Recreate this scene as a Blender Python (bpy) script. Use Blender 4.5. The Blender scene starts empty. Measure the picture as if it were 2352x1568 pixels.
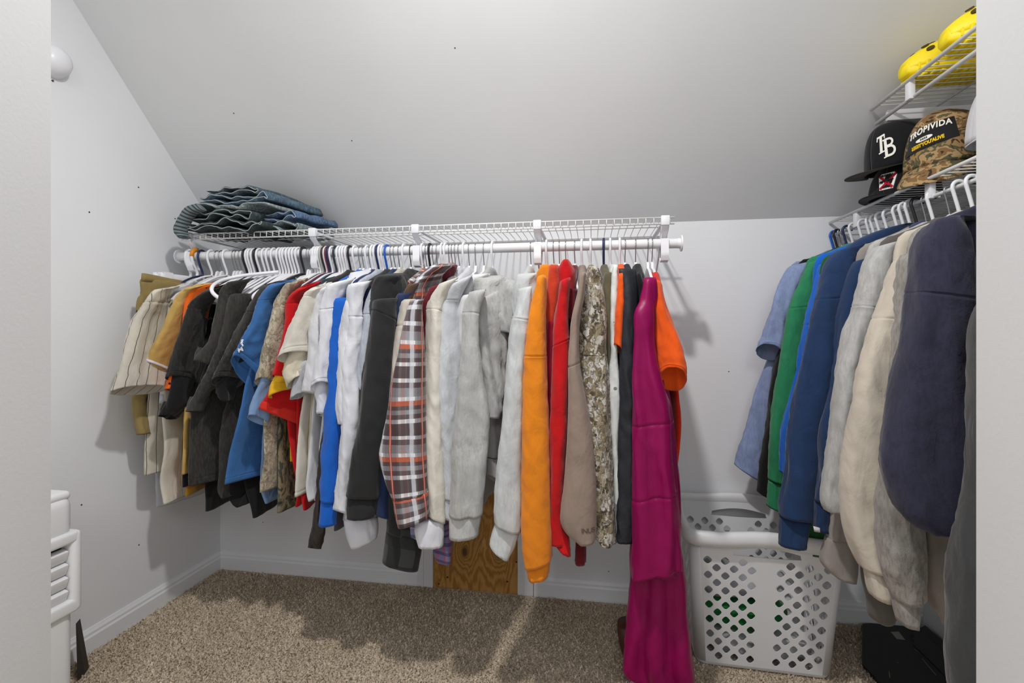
import bpy, bmesh, math, random
from mathutils import Vector, Matrix, noise
random.seed(7)
V = Vector
C = bpy.context.scene.collection
PI = math.pi

# ------------------------------------------------------------------ camera, light, exposure
F_PX, YAW, HOR, CAMH = 1127.28, 0.1604, 756.06, 1.08
cam_d = bpy.data.cameras.new('camera')
cam_d.sensor_width = 36.0
cam_d.lens = 36.0 * F_PX / 2352.0
cam_d.shift_y = -(784.0 - HOR) / 2352.0
cam_d.clip_start = 0.02
cam = bpy.data.objects.new('camera', cam_d)
cam.location = (0, 0, CAMH)
cam.rotation_euler = (PI / 2, 0, YAW)
C.objects.link(cam)
bpy.context.scene.camera = cam

sc = bpy.context.scene
sc.view_settings.view_transform = 'Standard'
sc.view_settings.look = 'None'
sc.view_settings.gamma = 1.0
sc.view_settings.use_curve_mapping = False
sc.view_settings.exposure = 0.0

world = bpy.data.worlds.new('world')
sc.world = world
world.use_nodes = True
bg = world.node_tree.nodes['Background']
bg.inputs[0].default_value = (0.96, 0.98, 1.0, 1)
bg.inputs[1].default_value = 0.62

# the flush diffuser of the same ceiling lamp, which throws most of its light downwards
dl = bpy.data.lights.new('ceiling_diffuser_light', 'AREA')
dl.shape, dl.size, dl.energy = 'DISK', 0.10, 26.5
dl.color = (1.0, 0.985, 0.96)
do = bpy.data.objects.new('ceiling_diffuser_light', dl)
do.location = (-0.23, 0.64, 2.46)
C.objects.link(do)
# unseen fill lamp added behind the camera to lift the low walls and floor
wl = bpy.data.lights.new('rear_fill_light', 'AREA')
wl.shape, wl.size, wl.energy = 'DISK', 0.9, 14.0
wl.color = (1.0, 0.99, 0.97)
wo = bpy.data.objects.new('rear_fill_light', wl)
wo.location = (0.15, -1.5, 2.4)
wo.rotation_euler = (math.radians(40), 0, 0)
C.objects.link(wo)

# ------------------------------------------------------------------ where a point of the photo lies at a given depth into the room
_c, _s = math.cos(YAW), math.sin(YAW)
def at(u, v, Y):
    x = (u - 1176.0) / F_PX
    z = -(v - HOR) / F_PX
    q = V((x * _c - _s, x * _s + _c, z))
    return V((0, 0, CAMH)) + q * (Y / q.y)
def rx(u, Y):
    return at(u, 700, Y).x

# room constants (metres)
BACK, LEFT, RIGHT = 1.9872, -1.6631, 1.195
KNEE, SLOPE = 1.498, 1.0158
FLAT = 2.70
ROD_Y, ROD_Z = 1.70, 1.366
DECK = 1.447                # deck height of the back shelf
RROD_X, RROD_Z = 0.885, 1.428
RDECK, UDECK = 1.474, 1.772

# ------------------------------------------------------------------ materials
def lin(c):
    c = c / 255.0
    return c / 12.92 if c <= 0.04045 else ((c + 0.055) / 1.055) ** 2.4
def srgb(rgb, gain=1.0):
    return tuple(min(0.95, lin(c) * gain) for c in rgb) + (1.0,)
MATS = {}
def base_mat(name, rgb, rough=0.6, gain=1.0, metal=0.0, spec=0.5):
    if name in MATS:
        return MATS[name]
    m = bpy.data.materials.new(name)
    m.use_nodes = True
    b = m.node_tree.nodes['Principled BSDF']
    b.inputs['Base Color'].default_value = srgb(rgb, gain)
    b.inputs['Roughness'].default_value = rough
    b.inputs['Metallic'].default_value = metal
    b.inputs['Specular IOR Level'].default_value = spec
    MATS[name] = m
    return m
def nd(m, t, **kw):
    n = m.node_tree.nodes.new(t)
    for k, v in kw.items():
        setattr(n, k, v)
    return n
def lk(m, a, b):
    m.node_tree.links.new(a, b)
def ramp(m, stops, interp='LINEAR'):
    r = nd(m, 'ShaderNodeValToRGB')
    r.color_ramp.interpolation = interp
    els = r.color_ramp.elements
    while len(els) < len(stops):
        els.new(0.5)
    for e, (p, c) in zip(els, stops):
        e.position = p
        e.color = c
    return r
def tex(m, scale, detail=3, rough=0.55, dist=0.0, coord='Object', stretch=None):
    tc = nd(m, 'ShaderNodeTexCoord')
    n = nd(m, 'ShaderNodeTexNoise')
    n.inputs['Scale'].default_value = scale
    n.inputs['Detail'].default_value = detail
    n.inputs['Roughness'].default_value = rough
    n.inputs['Distortion'].default_value = dist
    if stretch:
        mp = nd(m, 'ShaderNodeMapping')
        mp.inputs['Scale'].default_value = stretch
        lk(m, tc.outputs[coord], mp.inputs['Vector'])
        lk(m, mp.outputs[0], n.inputs['Vector'])
    else:
        lk(m, tc.outputs[coord], n.inputs['Vector'])
    return n
def bump(m, src, strength, dist=0.002):
    b = nd(m, 'ShaderNodeBump')
    b.inputs['Strength'].default_value = strength
    b.inputs['Distance'].default_value = dist
    lk(m, src, b.inputs['Height'])
    lk(m, b.outputs[0], m.node_tree.nodes['Principled BSDF'].inputs['Normal'])
    return b
GAIN = 0.9
def fabric(name, rgb, heather=0.0, var=0.10, rough=0.92, bumps=0.35, sheen=0.15, scale=420, gain=None, rgb2=None, wrinkle=0.45):
    """cloth: a small drift of the dye, optional heather fleck, fine knit relief"""
    if name in MATS:
        return MATS[name]
    g = GAIN if gain is None else gain
    m = base_mat(name, rgb, rough, g, spec=0.25)
    b = m.node_tree.nodes['Principled BSDF']
    b.inputs['Sheen Weight'].default_value = sheen
    b.inputs['Sheen Roughness'].default_value = 0.5
    c0 = srgb(rgb, g)
    n = tex(m, 9, 4)
    lo = tuple(x * (1 - var) for x in c0[:3]) + (1,)
    hi = tuple(min(0.95, x * (1 + var)) for x in c0[:3]) + (1,)
    r = ramp(m, [(0.3, lo), (0.7, hi)])
    lk(m, n.outputs['Fac'], r.inputs['Fac'])
    col = r.outputs['Color']
    if heather:
        h = tex(m, 160, 2, stretch=(1, 1, 0.28) if heather < 0.6 else (1, 1, 0.5))
        c2 = srgb(rgb2, g) if rgb2 else tuple(x * (1 - heather) for x in c0[:3]) + (1,)
        hr = ramp(m, [(0.42, (0, 0, 0, 1)), (0.66, (1, 1, 1, 1))])
        lk(m, h.outputs['Fac'], hr.inputs['Fac'])
        mx = nd(m, 'ShaderNodeMix', data_type='RGBA')
        lk(m, hr.outputs['Color'], mx.inputs[0])
        lk(m, col, mx.inputs[6])
        mx.inputs[7].default_value = c2
        col = mx.outputs[2]
    lk(m, col, b.inputs['Base Color'])
    k = tex(m, scale, 1)
    bk = bump(m, k.outputs['Fac'], bumps * 0.55, 0.0011)
    if wrinkle:
        w = tex(m, 22, 3, 0.5, 0.6, stretch=(1, 1, 0.55))
        b2 = nd(m, 'ShaderNodeBump')
        b2.inputs['Strength'].default_value = wrinkle
        b2.inputs['Distance'].default_value = 0.012
        lk(m, w.outputs['Fac'], b2.inputs['Height'])
        lk(m, b2.outputs[0], bk.inputs['Normal'])
    return m
def uv_wave(m, axis, period, width, off=0.0):
    """1 inside stripes of the given width that repeat along a UV axis (metres)"""
    uv = nd(m, 'ShaderNodeUVMap')
    sp = nd(m, 'ShaderNodeSeparateXYZ')
    lk(m, uv.outputs[0], sp.inputs[0])
    a = nd(m, 'ShaderNodeMath', operation='ADD')
    a.inputs[1].default_value = off + 50 * period
    lk(m, sp.outputs[axis], a.inputs[0])
    mo = nd(m, 'ShaderNodeMath', operation='MODULO')
    mo.inputs[1].default_value = period
    lk(m, a.outputs[0], mo.inputs[0])
    lt = nd(m, 'ShaderNodeMath', operation='LESS_THAN')
    lt.inputs[1].default_value = width
    lk(m, mo.outputs[0], lt.inputs[0])
    return lt.outputs[0]
def mixc(m, fac, a, c, f=1.0):
    x = nd(m, 'ShaderNodeMix', data_type='RGBA')
    if f != 1.0:
        mm = nd(m, 'ShaderNodeMath', operation='MULTIPLY')
        mm.inputs[1].default_value = f
        lk(m, fac, mm.inputs[0])
        fac = mm.outputs[0]
    lk(m, fac, x.inputs[0])
    if hasattr(a, 'links'):
        lk(m, a, x.inputs[6])
    else:
        x.inputs[6].default_value = a
    if hasattr(c, 'links'):
        lk(m, c, x.inputs[7])
    else:
        x.inputs[7].default_value = c
    return x.outputs[2]
def stripes(name, rgb, lines):
    """cloth printed with stripes: lines = [(uv axis, period, width, offset, rgb, strength)]"""
    if name in MATS:
        return MATS[name]
    m = fabric(name, rgb)
    b = m.node_tree.nodes['Principled BSDF']
    col = b.inputs['Base Color'].links[0].from_socket
    for ax, per, wd, off, c, f in lines:
        col = mixc(m, uv_wave(m, ax, per, wd, off), col, srgb(c, GAIN), f)
    lk(m, col, b.inputs['Base Color'])
    return m
def camo(name, cols, scale, stretch=(1, 1, 0.55), dist=1.6, rough=0.9):
    if name in MATS:
        return MATS[name]
    m = base_mat(name, (128, 128, 128), rough, spec=0.2)
    b = m.node_tree.nodes['Principled BSDF']
    n = tex(m, scale, 3.5, 0.55, dist, stretch=stretch)
    st = []
    p0, p1 = 0.30, 0.70
    for i, c in enumerate(cols):
        st.append((p0 + (p1 - p0) * i / len(cols) if i else 0.0, srgb(c, GAIN)))
    r = ramp(m, st, 'CONSTANT')
    lk(m, n.outputs['Fac'], r.inputs['Fac'])
    n2 = tex(m, scale * 2.3, 2, 0.5, 2.5, stretch=stretch)
    r2 = ramp(m, [(0.0, (0, 0, 0, 1)), (0.61, (1, 1, 1, 1))], 'CONSTANT')
    lk(m, n2.outputs['Fac'], r2.inputs['Fac'])
    lk(m, mixc(m, r2.outputs['Color'], r.outputs['Color'], srgb(cols[-1], GAIN), 0.75), b.inputs['Base Color'])
    k = tex(m, 400, 1)
    bump(m, k.outputs['Fac'], 0.3, 0.0012)
    return m

def leaf_camo(name, cols, scale, line=(60, 54, 44), lw=0.05, lines=0.7):
    """printed leaves: jagged cells in several tones, drawn round with twig lines"""
    if name in MATS:
        return MATS[name]
    m = fabric(name, cols[0])
    b = m.node_tree.nodes['Principled BSDF']
    tc = nd(m, 'ShaderNodeTexCoord')
    n = nd(m, 'ShaderNodeTexNoise')
    n.inputs['Scale'].default_value = 70
    n.inputs['Detail'].default_value = 4
    lk(m, tc.outputs['Object'], n.inputs['Vector'])
    sc_ = nd(m, 'ShaderNodeVectorMath', operation='MULTIPLY_ADD')
    lk(m, n.outputs['Color'], sc_.inputs[0])
    sc_.inputs[1].default_value = (0.03, 0.03, 0.03)
    lk(m, tc.outputs['Object'], sc_.inputs[2])
    mp = nd(m, 'ShaderNodeMapping')
    mp.inputs['Scale'].default_value = (1.5, 1.5, 0.8)
    mp.inputs['Rotation'].default_value = (0.3, 0.5, 0)
    lk(m, sc_.outputs[0], mp.inputs['Vector'])
    vo = nd(m, 'ShaderNodeTexVoronoi')
    vo.inputs['Scale'].default_value = scale
    lk(m, mp.outputs[0], vo.inputs['Vector'])
    sp = nd(m, 'ShaderNodeSeparateColor')
    lk(m, vo.outputs['Color'], sp.inputs[0])
    r = ramp(m, [(i / len(cols), srgb(c, GAIN)) for i, c in enumerate(cols)], 'CONSTANT')
    lk(m, sp.outputs[0], r.inputs['Fac'])
    ve = nd(m, 'ShaderNodeTexVoronoi', feature='DISTANCE_TO_EDGE')
    ve.inputs['Scale'].default_value = scale * 0.7
    lk(m, mp.outputs[0], ve.inputs['Vector'])
    lt = nd(m, 'ShaderNodeMath', operation='LESS_THAN')
    lt.inputs[1].default_value = lw
    lk(m, ve.outputs['Distance'], lt.inputs[0])
    v2 = nd(m, 'ShaderNodeTexVoronoi')
    v2.inputs['Scale'].default_value = scale * 2.1
    lk(m, mp.outputs[0], v2.inputs['Vector'])
    s2 = nd(m, 'ShaderNodeSeparateColor')
    lk(m, v2.outputs['Color'], s2.inputs[0])
    rr2 = ramp(m, [(i / len(cols), srgb(c, GAIN)) for i, c in enumerate(reversed(cols))], 'CONSTANT')
    lk(m, s2.outputs[1], rr2.inputs['Fac'])
    gt = nd(m, 'ShaderNodeMath', operation='GREATER_THAN')
    gt.inputs[1].default_value = 0.5
    lk(m, s2.outputs[2], gt.inputs[0])
    base_c = mixc(m, gt.outputs[0], r.outputs['Color'], rr2.outputs['Color'], 0.85)
    col = mixc(m, lt.outputs[0], base_c, srgb(line, GAIN), lines)
    f = tex(m, 60, 3, 0.6, 1.0, stretch=(1, 1, 0.4))
    fr = ramp(m, [(0.35, (0.78, 0.78, 0.78, 1)), (0.65, (1, 1, 1, 1))])
    lk(m, f.outputs['Fac'], fr.inputs['Fac'])
    mx = nd(m, 'ShaderNodeMix', data_type='RGBA', blend_type='MULTIPLY')
    mx.inputs[0].default_value = 1.0
    lk(m, col, mx.inputs[6])
    lk(m, fr.outputs['Color'], mx.inputs[7])
    lk(m, mx.outputs[2], b.inputs['Base Color'])
    return m

# ------------------------------------------------------------------ mesh helpers
class MB:
    def __init__(self):
        self.v, self.f, self.uv = [], [], {}
    def add(self, vs, fs):
        n = len(self.v)
        self.v += [V(p) for p in vs]
        self.f += [tuple(i + n for i in f) for f in fs]
        return n
    def box(self, lo, hi, M=None):
        x0, y0, z0 = lo
        x1, y1, z1 = hi
        vs = [V((x, y, z)) for z in (z0, z1) for x, y in ((x0, y0), (x1, y0), (x1, y1), (x0, y1))]
        if M:
            vs = [M @ p for p in vs]
        self.add(vs, [(3, 2, 1, 0), (4, 5, 6, 7), (0, 1, 5, 4), (1, 2, 6, 5), (2, 3, 7, 6), (3, 0, 4, 7)])
        return self
    def rbox(self, lo, hi, r=0.004, M=None, seg=2):
        """a box with rounded edges"""
        bm = bmesh.new()
        bmesh.ops.create_cube(bm, size=1.0)
        c = [(a + b) / 2 for a, b in zip(lo, hi)]
        d = [max(1e-4, b - a) for a, b in zip(lo, hi)]
        for p in bm.verts:
            p.co = V((c[0] + p.co.x * d[0], c[1] + p.co.y * d[1], c[2] + p.co.z * d[2]))
        r = min(r, min(d) * 0.45)
        bmesh.ops.bevel(bm, geom=list(bm.edges), offset=r, segments=seg, profile=0.5, affect='EDGES', clamp_overlap=True)
        bm.verts.index_update()
        vs = [(M @ p.co) if M else p.co.copy() for p in bm.verts]
        self.add(vs, [tuple(p.index for p in f.verts) for f in bm.faces])
        bm.free()
        return self
    def tube(self, pts, r, n=8, caps=True, flat=None):
        pts = [V(p) for p in pts]
        m = len(pts)
        rs = r if isinstance(r, (list, tuple)) else [r] * m
        t0 = (pts[1] - pts[0]).normalized()
        up = V((0, 0, 1)) if abs(t0.z) < 0.9 else V((1, 0, 0))
        nrm = t0.cross(up).normalized()
        vs, fs = [], []
        for i, p in enumerate(pts):
            a = pts[max(0, i - 1)]
            b = pts[min(m - 1, i + 1)]
            t = (b - a).normalized()
            nrm = (nrm - t * nrm.dot(t)).normalized()
            bi = t.cross(nrm)
            for k in range(n):
                an = 2 * PI * k / n
                vs.append(p + (nrm * math.cos(an) * (flat or 1.0) + bi * math.sin(an)) * rs[i])
        for i in range(m - 1):
            for k in range(n):
                k2 = (k + 1) % n
                fs.append((i * n + k, i * n + k2, (i + 1) * n + k2, (i + 1) * n + k))
        if caps:
            fs.append(tuple(range(n - 1, -1, -1)))
            fs.append(tuple(range((m - 1) * n, m * n)))
        self.add(vs, fs)
        return self
    def lathe(self, prof, n=24, M=None):
        """prof: (radius, z) pairs about the z axis"""
        vs, fs = [], []
        for r, z in prof:
            for k in range(n):
                a = 2 * PI * k / n
                p = V((r * math.cos(a), r * math.sin(a), z))
                vs.append(M @ p if M else p)
        m = len(prof)
        for i in range(m - 1):
            for k in range(n):
                k2 = (k + 1) % n
                fs.append((i * n + k, i * n + k2, (i + 1) * n + k2, (i + 1) * n + k))
        fs.append(tuple(range(n - 1, -1, -1)))
        fs.append(tuple(range((m - 1) * n, m * n)))
        self.add(vs, fs)
        return self
    def data(self, name, mat, smooth=True):
        me = bpy.data.meshes.new(name)
        me.from_pydata([tuple(p) for p in self.v], [], self.f)
        if self.uv:
            lay = me.uv_layers.new(name='uv')
            for l in me.loops:
                lay.data[l.index].uv = self.uv.get(l.vertex_index, (0, 0))
        me.materials.append(mat)
        if smooth:
            me.polygons.foreach_set('use_smooth', [True] * len(me.polygons))
        me.update()
        return me
    def build(self, name, mat, parent=None, smooth=True, fix=True, auto=None):
        me = self.data(name, mat, smooth)
        if fix:
            bm = bmesh.new()
            bm.from_mesh(me)
            bmesh.ops.recalc_face_normals(bm, faces=bm.faces)
            bm.to_mesh(me)
            bm.free()
        if auto:
            me.set_sharp_from_angle(angle=math.radians(auto))
        return link(name, me, parent)
def link(name, me, parent=None):
    o = bpy.data.objects.new(name, me)
    C.objects.link(o)
    if parent is not None:
        o.parent = parent
        o.matrix_parent_inverse = parent_world(parent).inverted()
    return o
def parent_world(p):
    m = Matrix.LocRotScale(p.location, p.rotation_euler, p.scale)
    return (parent_world(p.parent) @ p.matrix_parent_inverse @ m) if p.parent else m
def tag(o, label, cat, group=None, kind=None):
    o['label'] = label
    o['category'] = cat
    if group:
        o['group'] = group
    if kind:
        o['kind'] = kind
    return o
def thing(name, label, cat, loc=(0, 0, 0), group=None):
    o = bpy.data.objects.new(name, None)
    o.empty_display_size = 0.05
    o.location = loc
    C.objects.link(o)
    return tag(o, label, cat, group)
def struct(name, mb, mat, parent=None, smooth=False, auto=None):
    o = mb.build(name, mat, parent, smooth, auto=auto)
    if parent is None:
        o['kind'] = 'structure'
    return o

# ------------------------------------------------------------------ the room
def wall_mat(name, rgb, rough=0.75, mark=True):
    m = base_mat(name, rgb, rough, spec=0.3)
    b = m.node_tree.nodes['Principled BSDF']
    c = srgb(rgb)
    n = tex(m, 2.2, 5, 0.6)
    r = ramp(m, [(0.35, tuple(x * 0.965 for x in c[:3]) + (1,)), (0.62, c)])
    lk(m, n.outputs['Fac'], r.inputs['Fac'])
    col = r.outputs['Color']
    if mark:                                   # faint scuffs of its own shape
        s = tex(m, 7, 6, 0.7, 0.8, stretch=(1, 1, 2.6))
        r2 = ramp(m, [(0.70, (0, 0, 0, 1)), (0.80, (1, 1, 1, 1))])
        lk(m, s.outputs['Fac'], r2.inputs['Fac'])
        col = mixc(m, r2.outputs['Color'], col, tuple(x * 0.86 for x in c[:3]) + (1,), 0.6)
    lk(m, col, b.inputs['Base Color'])
    k = tex(m, 260, 2)
    bump(m, k.outputs['Fac'], 0.10, 0.001)
    return m
WALL = wall_mat('wall_paint_pale_grey', (232, 233, 236))
CEIL = wall_mat('ceiling_paint_pale_grey', (226, 227, 228))
TRIM = base_mat('trim_paint_white', (232, 233, 236), 0.38)
k_ = tex(TRIM, 120, 2)
bump(TRIM, k_.outputs['Fac'], 0.05, 0.001)
JAMB = wall_mat('jamb_paint_white', (208, 208, 208), 0.55, mark=False)

def carpet_mat():
    m = base_mat('carpet_brown_beige', (150, 132, 112), 1.0, spec=0.05)
    b = m.node_tree.nodes['Principled BSDF']
    n = tex(m, 3.0, 4, 0.6)
    n2 = tex(m, 170, 2, 0.6)
    r = ramp(m, [(0.3, srgb((202, 186, 164))), (0.7, srgb((228, 212, 190)))])
    lk(m, n.outputs['Fac'], r.inputs['Fac'])
    r2 = ramp(m, [(0.35, (0.5, 0.5, 0.5, 1)), (0.65, (1.12, 1.12, 1.12, 1))])
    lk(m, n2.outputs['Fac'], r2.inputs['Fac'])
    mx = nd(m, 'ShaderNodeMix', data_type='RGBA', blend_type='MULTIPLY')
    mx.inputs[0].default_value = 1.0
    lk(m, r.outputs['Color'], mx.inputs[6])
    lk(m, r2.outputs['Color'], mx.inputs[7])
    lk(m, mx.outputs[2], b.inputs['Base Color'])
    bump(m, n2.outputs['Fac'], 0.8, 0.004)
    return m
CARPET = carpet_mat()

def slab(pts, th, dirn):
    """a polygon given thickness th along dirn"""
    mb = MB()
    n = len(pts)
    d = V(dirn) * th
    mb.add([V(p) for p in pts] + [V(p) + d for p in pts],
           [tuple(range(n)), tuple(range(2 * n - 1, n - 1, -1))] + [(i, (i + 1) % n, (i + 1) % n + n, i + n) for i in range(n)])
    return mb
FRONT = 0.386
YF = BACK - (FLAT - KNEE) / SLOPE
struct('floor', slab([(LEFT, -0.8, 0), (RIGHT, -0.8, 0), (RIGHT, BACK, 0), (LEFT, BACK, 0)], 0.05, (0, 0, -1)), CARPET)
struct('wall_back', slab([(LEFT - 0.08, BACK, 0), (RIGHT + 0.08, BACK, 0), (RIGHT + 0.08, BACK, KNEE), (LEFT - 0.08, BACK, KNEE)], 0.08, (0, 1, 0)), WALL)
def side(x, d):
    return slab([(x, FRONT, 0), (x, BACK, 0), (x, BACK, KNEE), (x, YF, FLAT), (x, FRONT, FLAT)], 0.08, (d, 0, 0))
struct('wall_left', side(LEFT, -1), WALL)
struct('wall_right', side(RIGHT, 1), WALL)
dn = V((0, SLOPE, 1)).normalized()
struct('ceiling', slab([(LEFT - 0.08, BACK, KNEE), (RIGHT + 0.08, BACK, KNEE), (RIGHT + 0.08, YF, FLAT), (LEFT - 0.08, YF, FLAT)], 0.08, dn), CEIL)
struct('ceiling_flat', slab([(LEFT - 0.08, YF, FLAT), (RIGHT + 0.08, YF, FLAT), (RIGHT + 0.08, FRONT, FLAT), (LEFT - 0.08, FRONT, FLAT)], 0.08, (0, 0, 1)), CEIL)
# doorway: two jamb posts and the wall they stand in
JL, JR = at(119.5, 784, FRONT).x, at(2238.5, 784, FRONT).x
for nm, x, d in (('left', JL, -1), ('right', JR, 1)):
    mb = MB()
    x2 = x + d * 0.02
    mb.rbox((min(x, x2), FRONT - 0.125, 0), (max(x, x2), FRONT, 2.08), 0.002)
    struct('trim_jamb_' + nm, mb, JAMB, smooth=True, auto=35)
    mb = MB()
    x3 = x + d * 0.09
    mb.rbox((min(x2, x3), FRONT, 0), (max(x2, x3), FRONT + 0.012, 2.14), 0.003)
    struct('trim_casing_' + nm, mb, JAMB, smooth=True, auto=35)

def base_prof(h=0.078, t=0.014):
    return [(0, 0), (t, 0), (t, h * 0.66), (t * 0.72, h * 0.74), (t * 0.70, h * 0.84), (t * 0.35, h * 0.95), (t * 0.25, h), (0, h)]
def baseboard(name, p0, p1, out, h=0.078, t=0.014):
    p0, p1, out = V(p0), V(p1), V(out)
    pr = base_prof(h, t)
    mb = MB()
    n = len(pr)
    vs = [p + out * a + V((0, 0, b)) for p in (p0, p1) for a, b in pr]
    mb.add(vs, [tuple(range(n)), tuple(range(2 * n - 1, n - 1, -1))] + [(i, (i + 1) % n, (i + 1) % n + n, i + n) for i in range(n)])
    return struct(name, mb, TRIM)
PX = [rx(961, BACK), rx(997, BACK), rx(1190, BACK), rx(1226, BACK)]
baseboard('baseboard_left', (LEFT, FRONT + 0.02, 0), (LEFT, BACK, 0), (1, 0, 0))
baseboard('baseboard_back', (LEFT, BACK, 0), (PX[0], BACK, 0), (0, -1, 0))
baseboard('baseboard_back_east', (PX[3] + 0.003, BACK, 0), (RIGHT, BACK, 0), (0, -1, 0))
baseboard('baseboard_right', (RIGHT, FRONT + 0.02, 0), (RIGHT, BACK, 0), (-1, 0, 0))

# access hatch in the knee wall: casing on both sides and over the top, raw plywood inside
def casing(name, x0, x1, z0, z1):
    mb = MB()
    mb.rbox((x0, BACK - 0.017, z0), (x1, BACK, z1), 0.003)
    if z1 - z0 > x1 - x0:
        w = x1 - x0
        mb.rbox((x0 + w * 0.28, BACK - 0.0195, z0), (x0 + w * 0.42, BACK, z1), 0.002)
    struct(name, mb, TRIM, smooth=True, auto=35)
casing('trim_1', PX[0], PX[1], 0, 0.80)
casing('trim_2', PX[2], PX[3], 0, 0.80)
casing('trim_3', PX[0], PX[3], 0.80, 0.865)
def ply_mat():
    m = base_mat('plywood_knotty', (176, 128, 66), 0.55, spec=0.35)
    b = m.node_tree.nodes['Principled BSDF']
    tc = nd(m, 'ShaderNodeTexCoord')
    # distance to a few knots pulls the grain lines into rings
    knots = [((PX[1] + PX[2]) / 2 - 0.045, 0.155), ((PX[1] + PX[2]) / 2 + 0.005, 0.275), ((PX[1] + PX[2]) / 2 + 0.10, 0.16), ((PX[1] + PX[2]) / 2 - 0.05, 0.48)]
    sp = nd(m, 'ShaderNodeSeparateXYZ')
    lk(m, tc.outputs['Object'], sp.inputs[0])
    warp = tex(m, 5, 4, 0.6, 0.4, stretch=(3.0, 1, 0.8))
    acc = None
    for kx, kz in knots:
        cx = nd(m, 'ShaderNodeCombineXYZ')
        a = nd(m, 'ShaderNodeMath', operation='MULTIPLY_ADD')
        lk(m, sp.outputs[0], a.inputs[0])
        a.inputs[1].default_value = 1.25
        a.inputs[2].default_value = -kx * 1.25
        d = nd(m, 'ShaderNodeMath', operation='MULTIPLY_ADD')
        lk(m, sp.outputs[2], d.inputs[0])
        d.inputs[1].default_value = 0.75
        d.inputs[2].default_value = -kz * 0.75
        lk(m, a.outputs[0], cx.inputs[0])
        lk(m, d.outputs[0], cx.inputs[2])
        ln = nd(m, 'ShaderNodeVectorMath', operation='LENGTH')
        lk(m, cx.outputs[0], ln.inputs[0])
        e = nd(m, 'ShaderNodeMath', operation='MULTIPLY')
        e.inputs[1].default_value = -26.0
        lk(m, ln.outputs['Value'], e.inputs[0])
        ex = nd(m, 'ShaderNodeMath', operation='EXPONENT')
        lk(m, e.outputs[0], ex.inputs[0])
        if acc is None:
            acc = ex.outputs[0]
        else:
            s = nd(m, 'ShaderNodeMath', operation='ADD')
            lk(m, acc, s.inputs[0])
            lk(m, ex.outputs[0], s.inputs[1])
            acc = s.outputs[0]
    sm = nd(m, 'ShaderNodeMath', operation='MULTIPLY_ADD')
    lk(m, acc, sm.inputs[0])
    sm.inputs[1].default_value = 1.5
    lk(m, warp.outputs['Fac'], sm.inputs[2])
    f = nd(m, 'ShaderNodeMath', operation='MULTIPLY')
    f.inputs[1].default_value = 34.0
    lk(m, sm.outputs[0], f.inputs[0])
    si = nd(m, 'ShaderNodeMath', operation='SINE')
    lk(m, f.outputs[0], si.inputs[0])
    r = ramp(m, [(0.0, srgb((158, 108, 48))), (0.4, srgb((178, 128, 62))), (1.0, srgb((192, 144, 78)))])
    mr = nd(m, 'ShaderNodeMapRange')
    mr.inputs['From Min'].default_value = -1
    lk(m, si.outputs[0], mr.inputs['Value'])
    lk(m, mr.outputs[0], r.inputs['Fac'])
    kr = ramp(m, [(0.62, (0, 0, 0, 1)), (0.86, (1, 1, 1, 1))])
    lk(m, acc, kr.inputs['Fac'])
    col = mixc(m, kr.outputs['Color'], r.outputs['Color'], srgb((84, 52, 24)), 0.9)
    fine = tex(m, 60, 3, 0.6, stretch=(1, 1, 0.06))
    fr = ramp(m, [(0.4, (0.82, 0.82, 0.82, 1)), (0.6, (1, 1, 1, 1))])
    lk(m, fine.outputs['Fac'], fr.inputs['Fac'])
    mx = nd(m, 'ShaderNodeMix', data_type='RGBA', blend_type='MULTIPLY')
    mx.inputs[0].default_value = 0.6
    lk(m, col, mx.inputs[6])
    lk(m, fr.outputs['Color'], mx.inputs[7])
    lk(m, mx.outputs[2], b.inputs['Base Color'])
    return m
hatch = thing('access_hatch', 'unpainted knotty plywood panel set in white casing low in the knee wall', 'panel', ((PX[1] + PX[2]) / 2, BACK, 0))
MB().box((PX[1], BACK - 0.007, 0.0), (PX[2], BACK, 0.80)).build('plywood_sheet', ply_mat(), hatch, smooth=False)
mb = MB()
for uu, vv in ((1003, 1205), (1000, 1250), (1028, 1325), (1165, 1335), (1186, 1290), (1008, 1340)):
    p = at(uu, vv, BACK - 0.008)
    mb.lathe([(0.0035, 0), (0.0035, 0.002), (0.001, 0.003)], 8, Matrix.Translation(p) @ Matrix.Rotation(PI / 2, 4, 'X'))
mb.build('nail_heads', base_mat('nail_dark', (50, 40, 32), 0.5), hatch)['kind'] = 'stuff'

# carpet tufts over the floor the doorway lets you see
def carpet_pile():
    rnd = random.Random(3)
    vs, fs = [], []
    x = LEFT + 0.02
    step = 0.0066
    nx = int((RIGHT - LEFT - 0.04) / step)
    for i in range(nx):
        X = LEFT + 0.02 + i * step
        for j in range(int((BACK - 0.02 - 0.95) / step)):
            Y = 0.95 + j * step
            px, py = X + rnd.uniform(-1, 1) * 0.004, Y + rnd.uniform(-1, 1) * 0.004
            a = rnd.uniform(0, 2 * PI)
            w, h = rnd.uniform(0.0022, 0.004), rnd.uniform(0.004, 0.009)
            lx, ly = rnd.uniform(-1, 1) * 0.006, rnd.uniform(-1, 1) * 0.006
            n = len(vs)
            ca, sa = math.cos(a) * w, math.sin(a) * w
            vs += [(px - ca, py - sa, 0), (px + ca, py + sa, 0), (px + lx + ca * 0.5, py + ly + sa * 0.5, h), (px + lx - ca * 0.5, py + ly - sa * 0.5, h)]
            fs.append((n, n + 1, n + 2, n + 3))
    me = bpy.data.meshes.new('carpet_pile')
    me.from_pydata(vs, [], fs)
    me.materials.append(CARPET)
    o = bpy.data.objects.new('carpet_pile', me)
    C.objects.link(o)
    tag(o, 'brown beige cut pile of the wall to wall carpet', 'carpet', kind='stuff')
carpet_pile()

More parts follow.
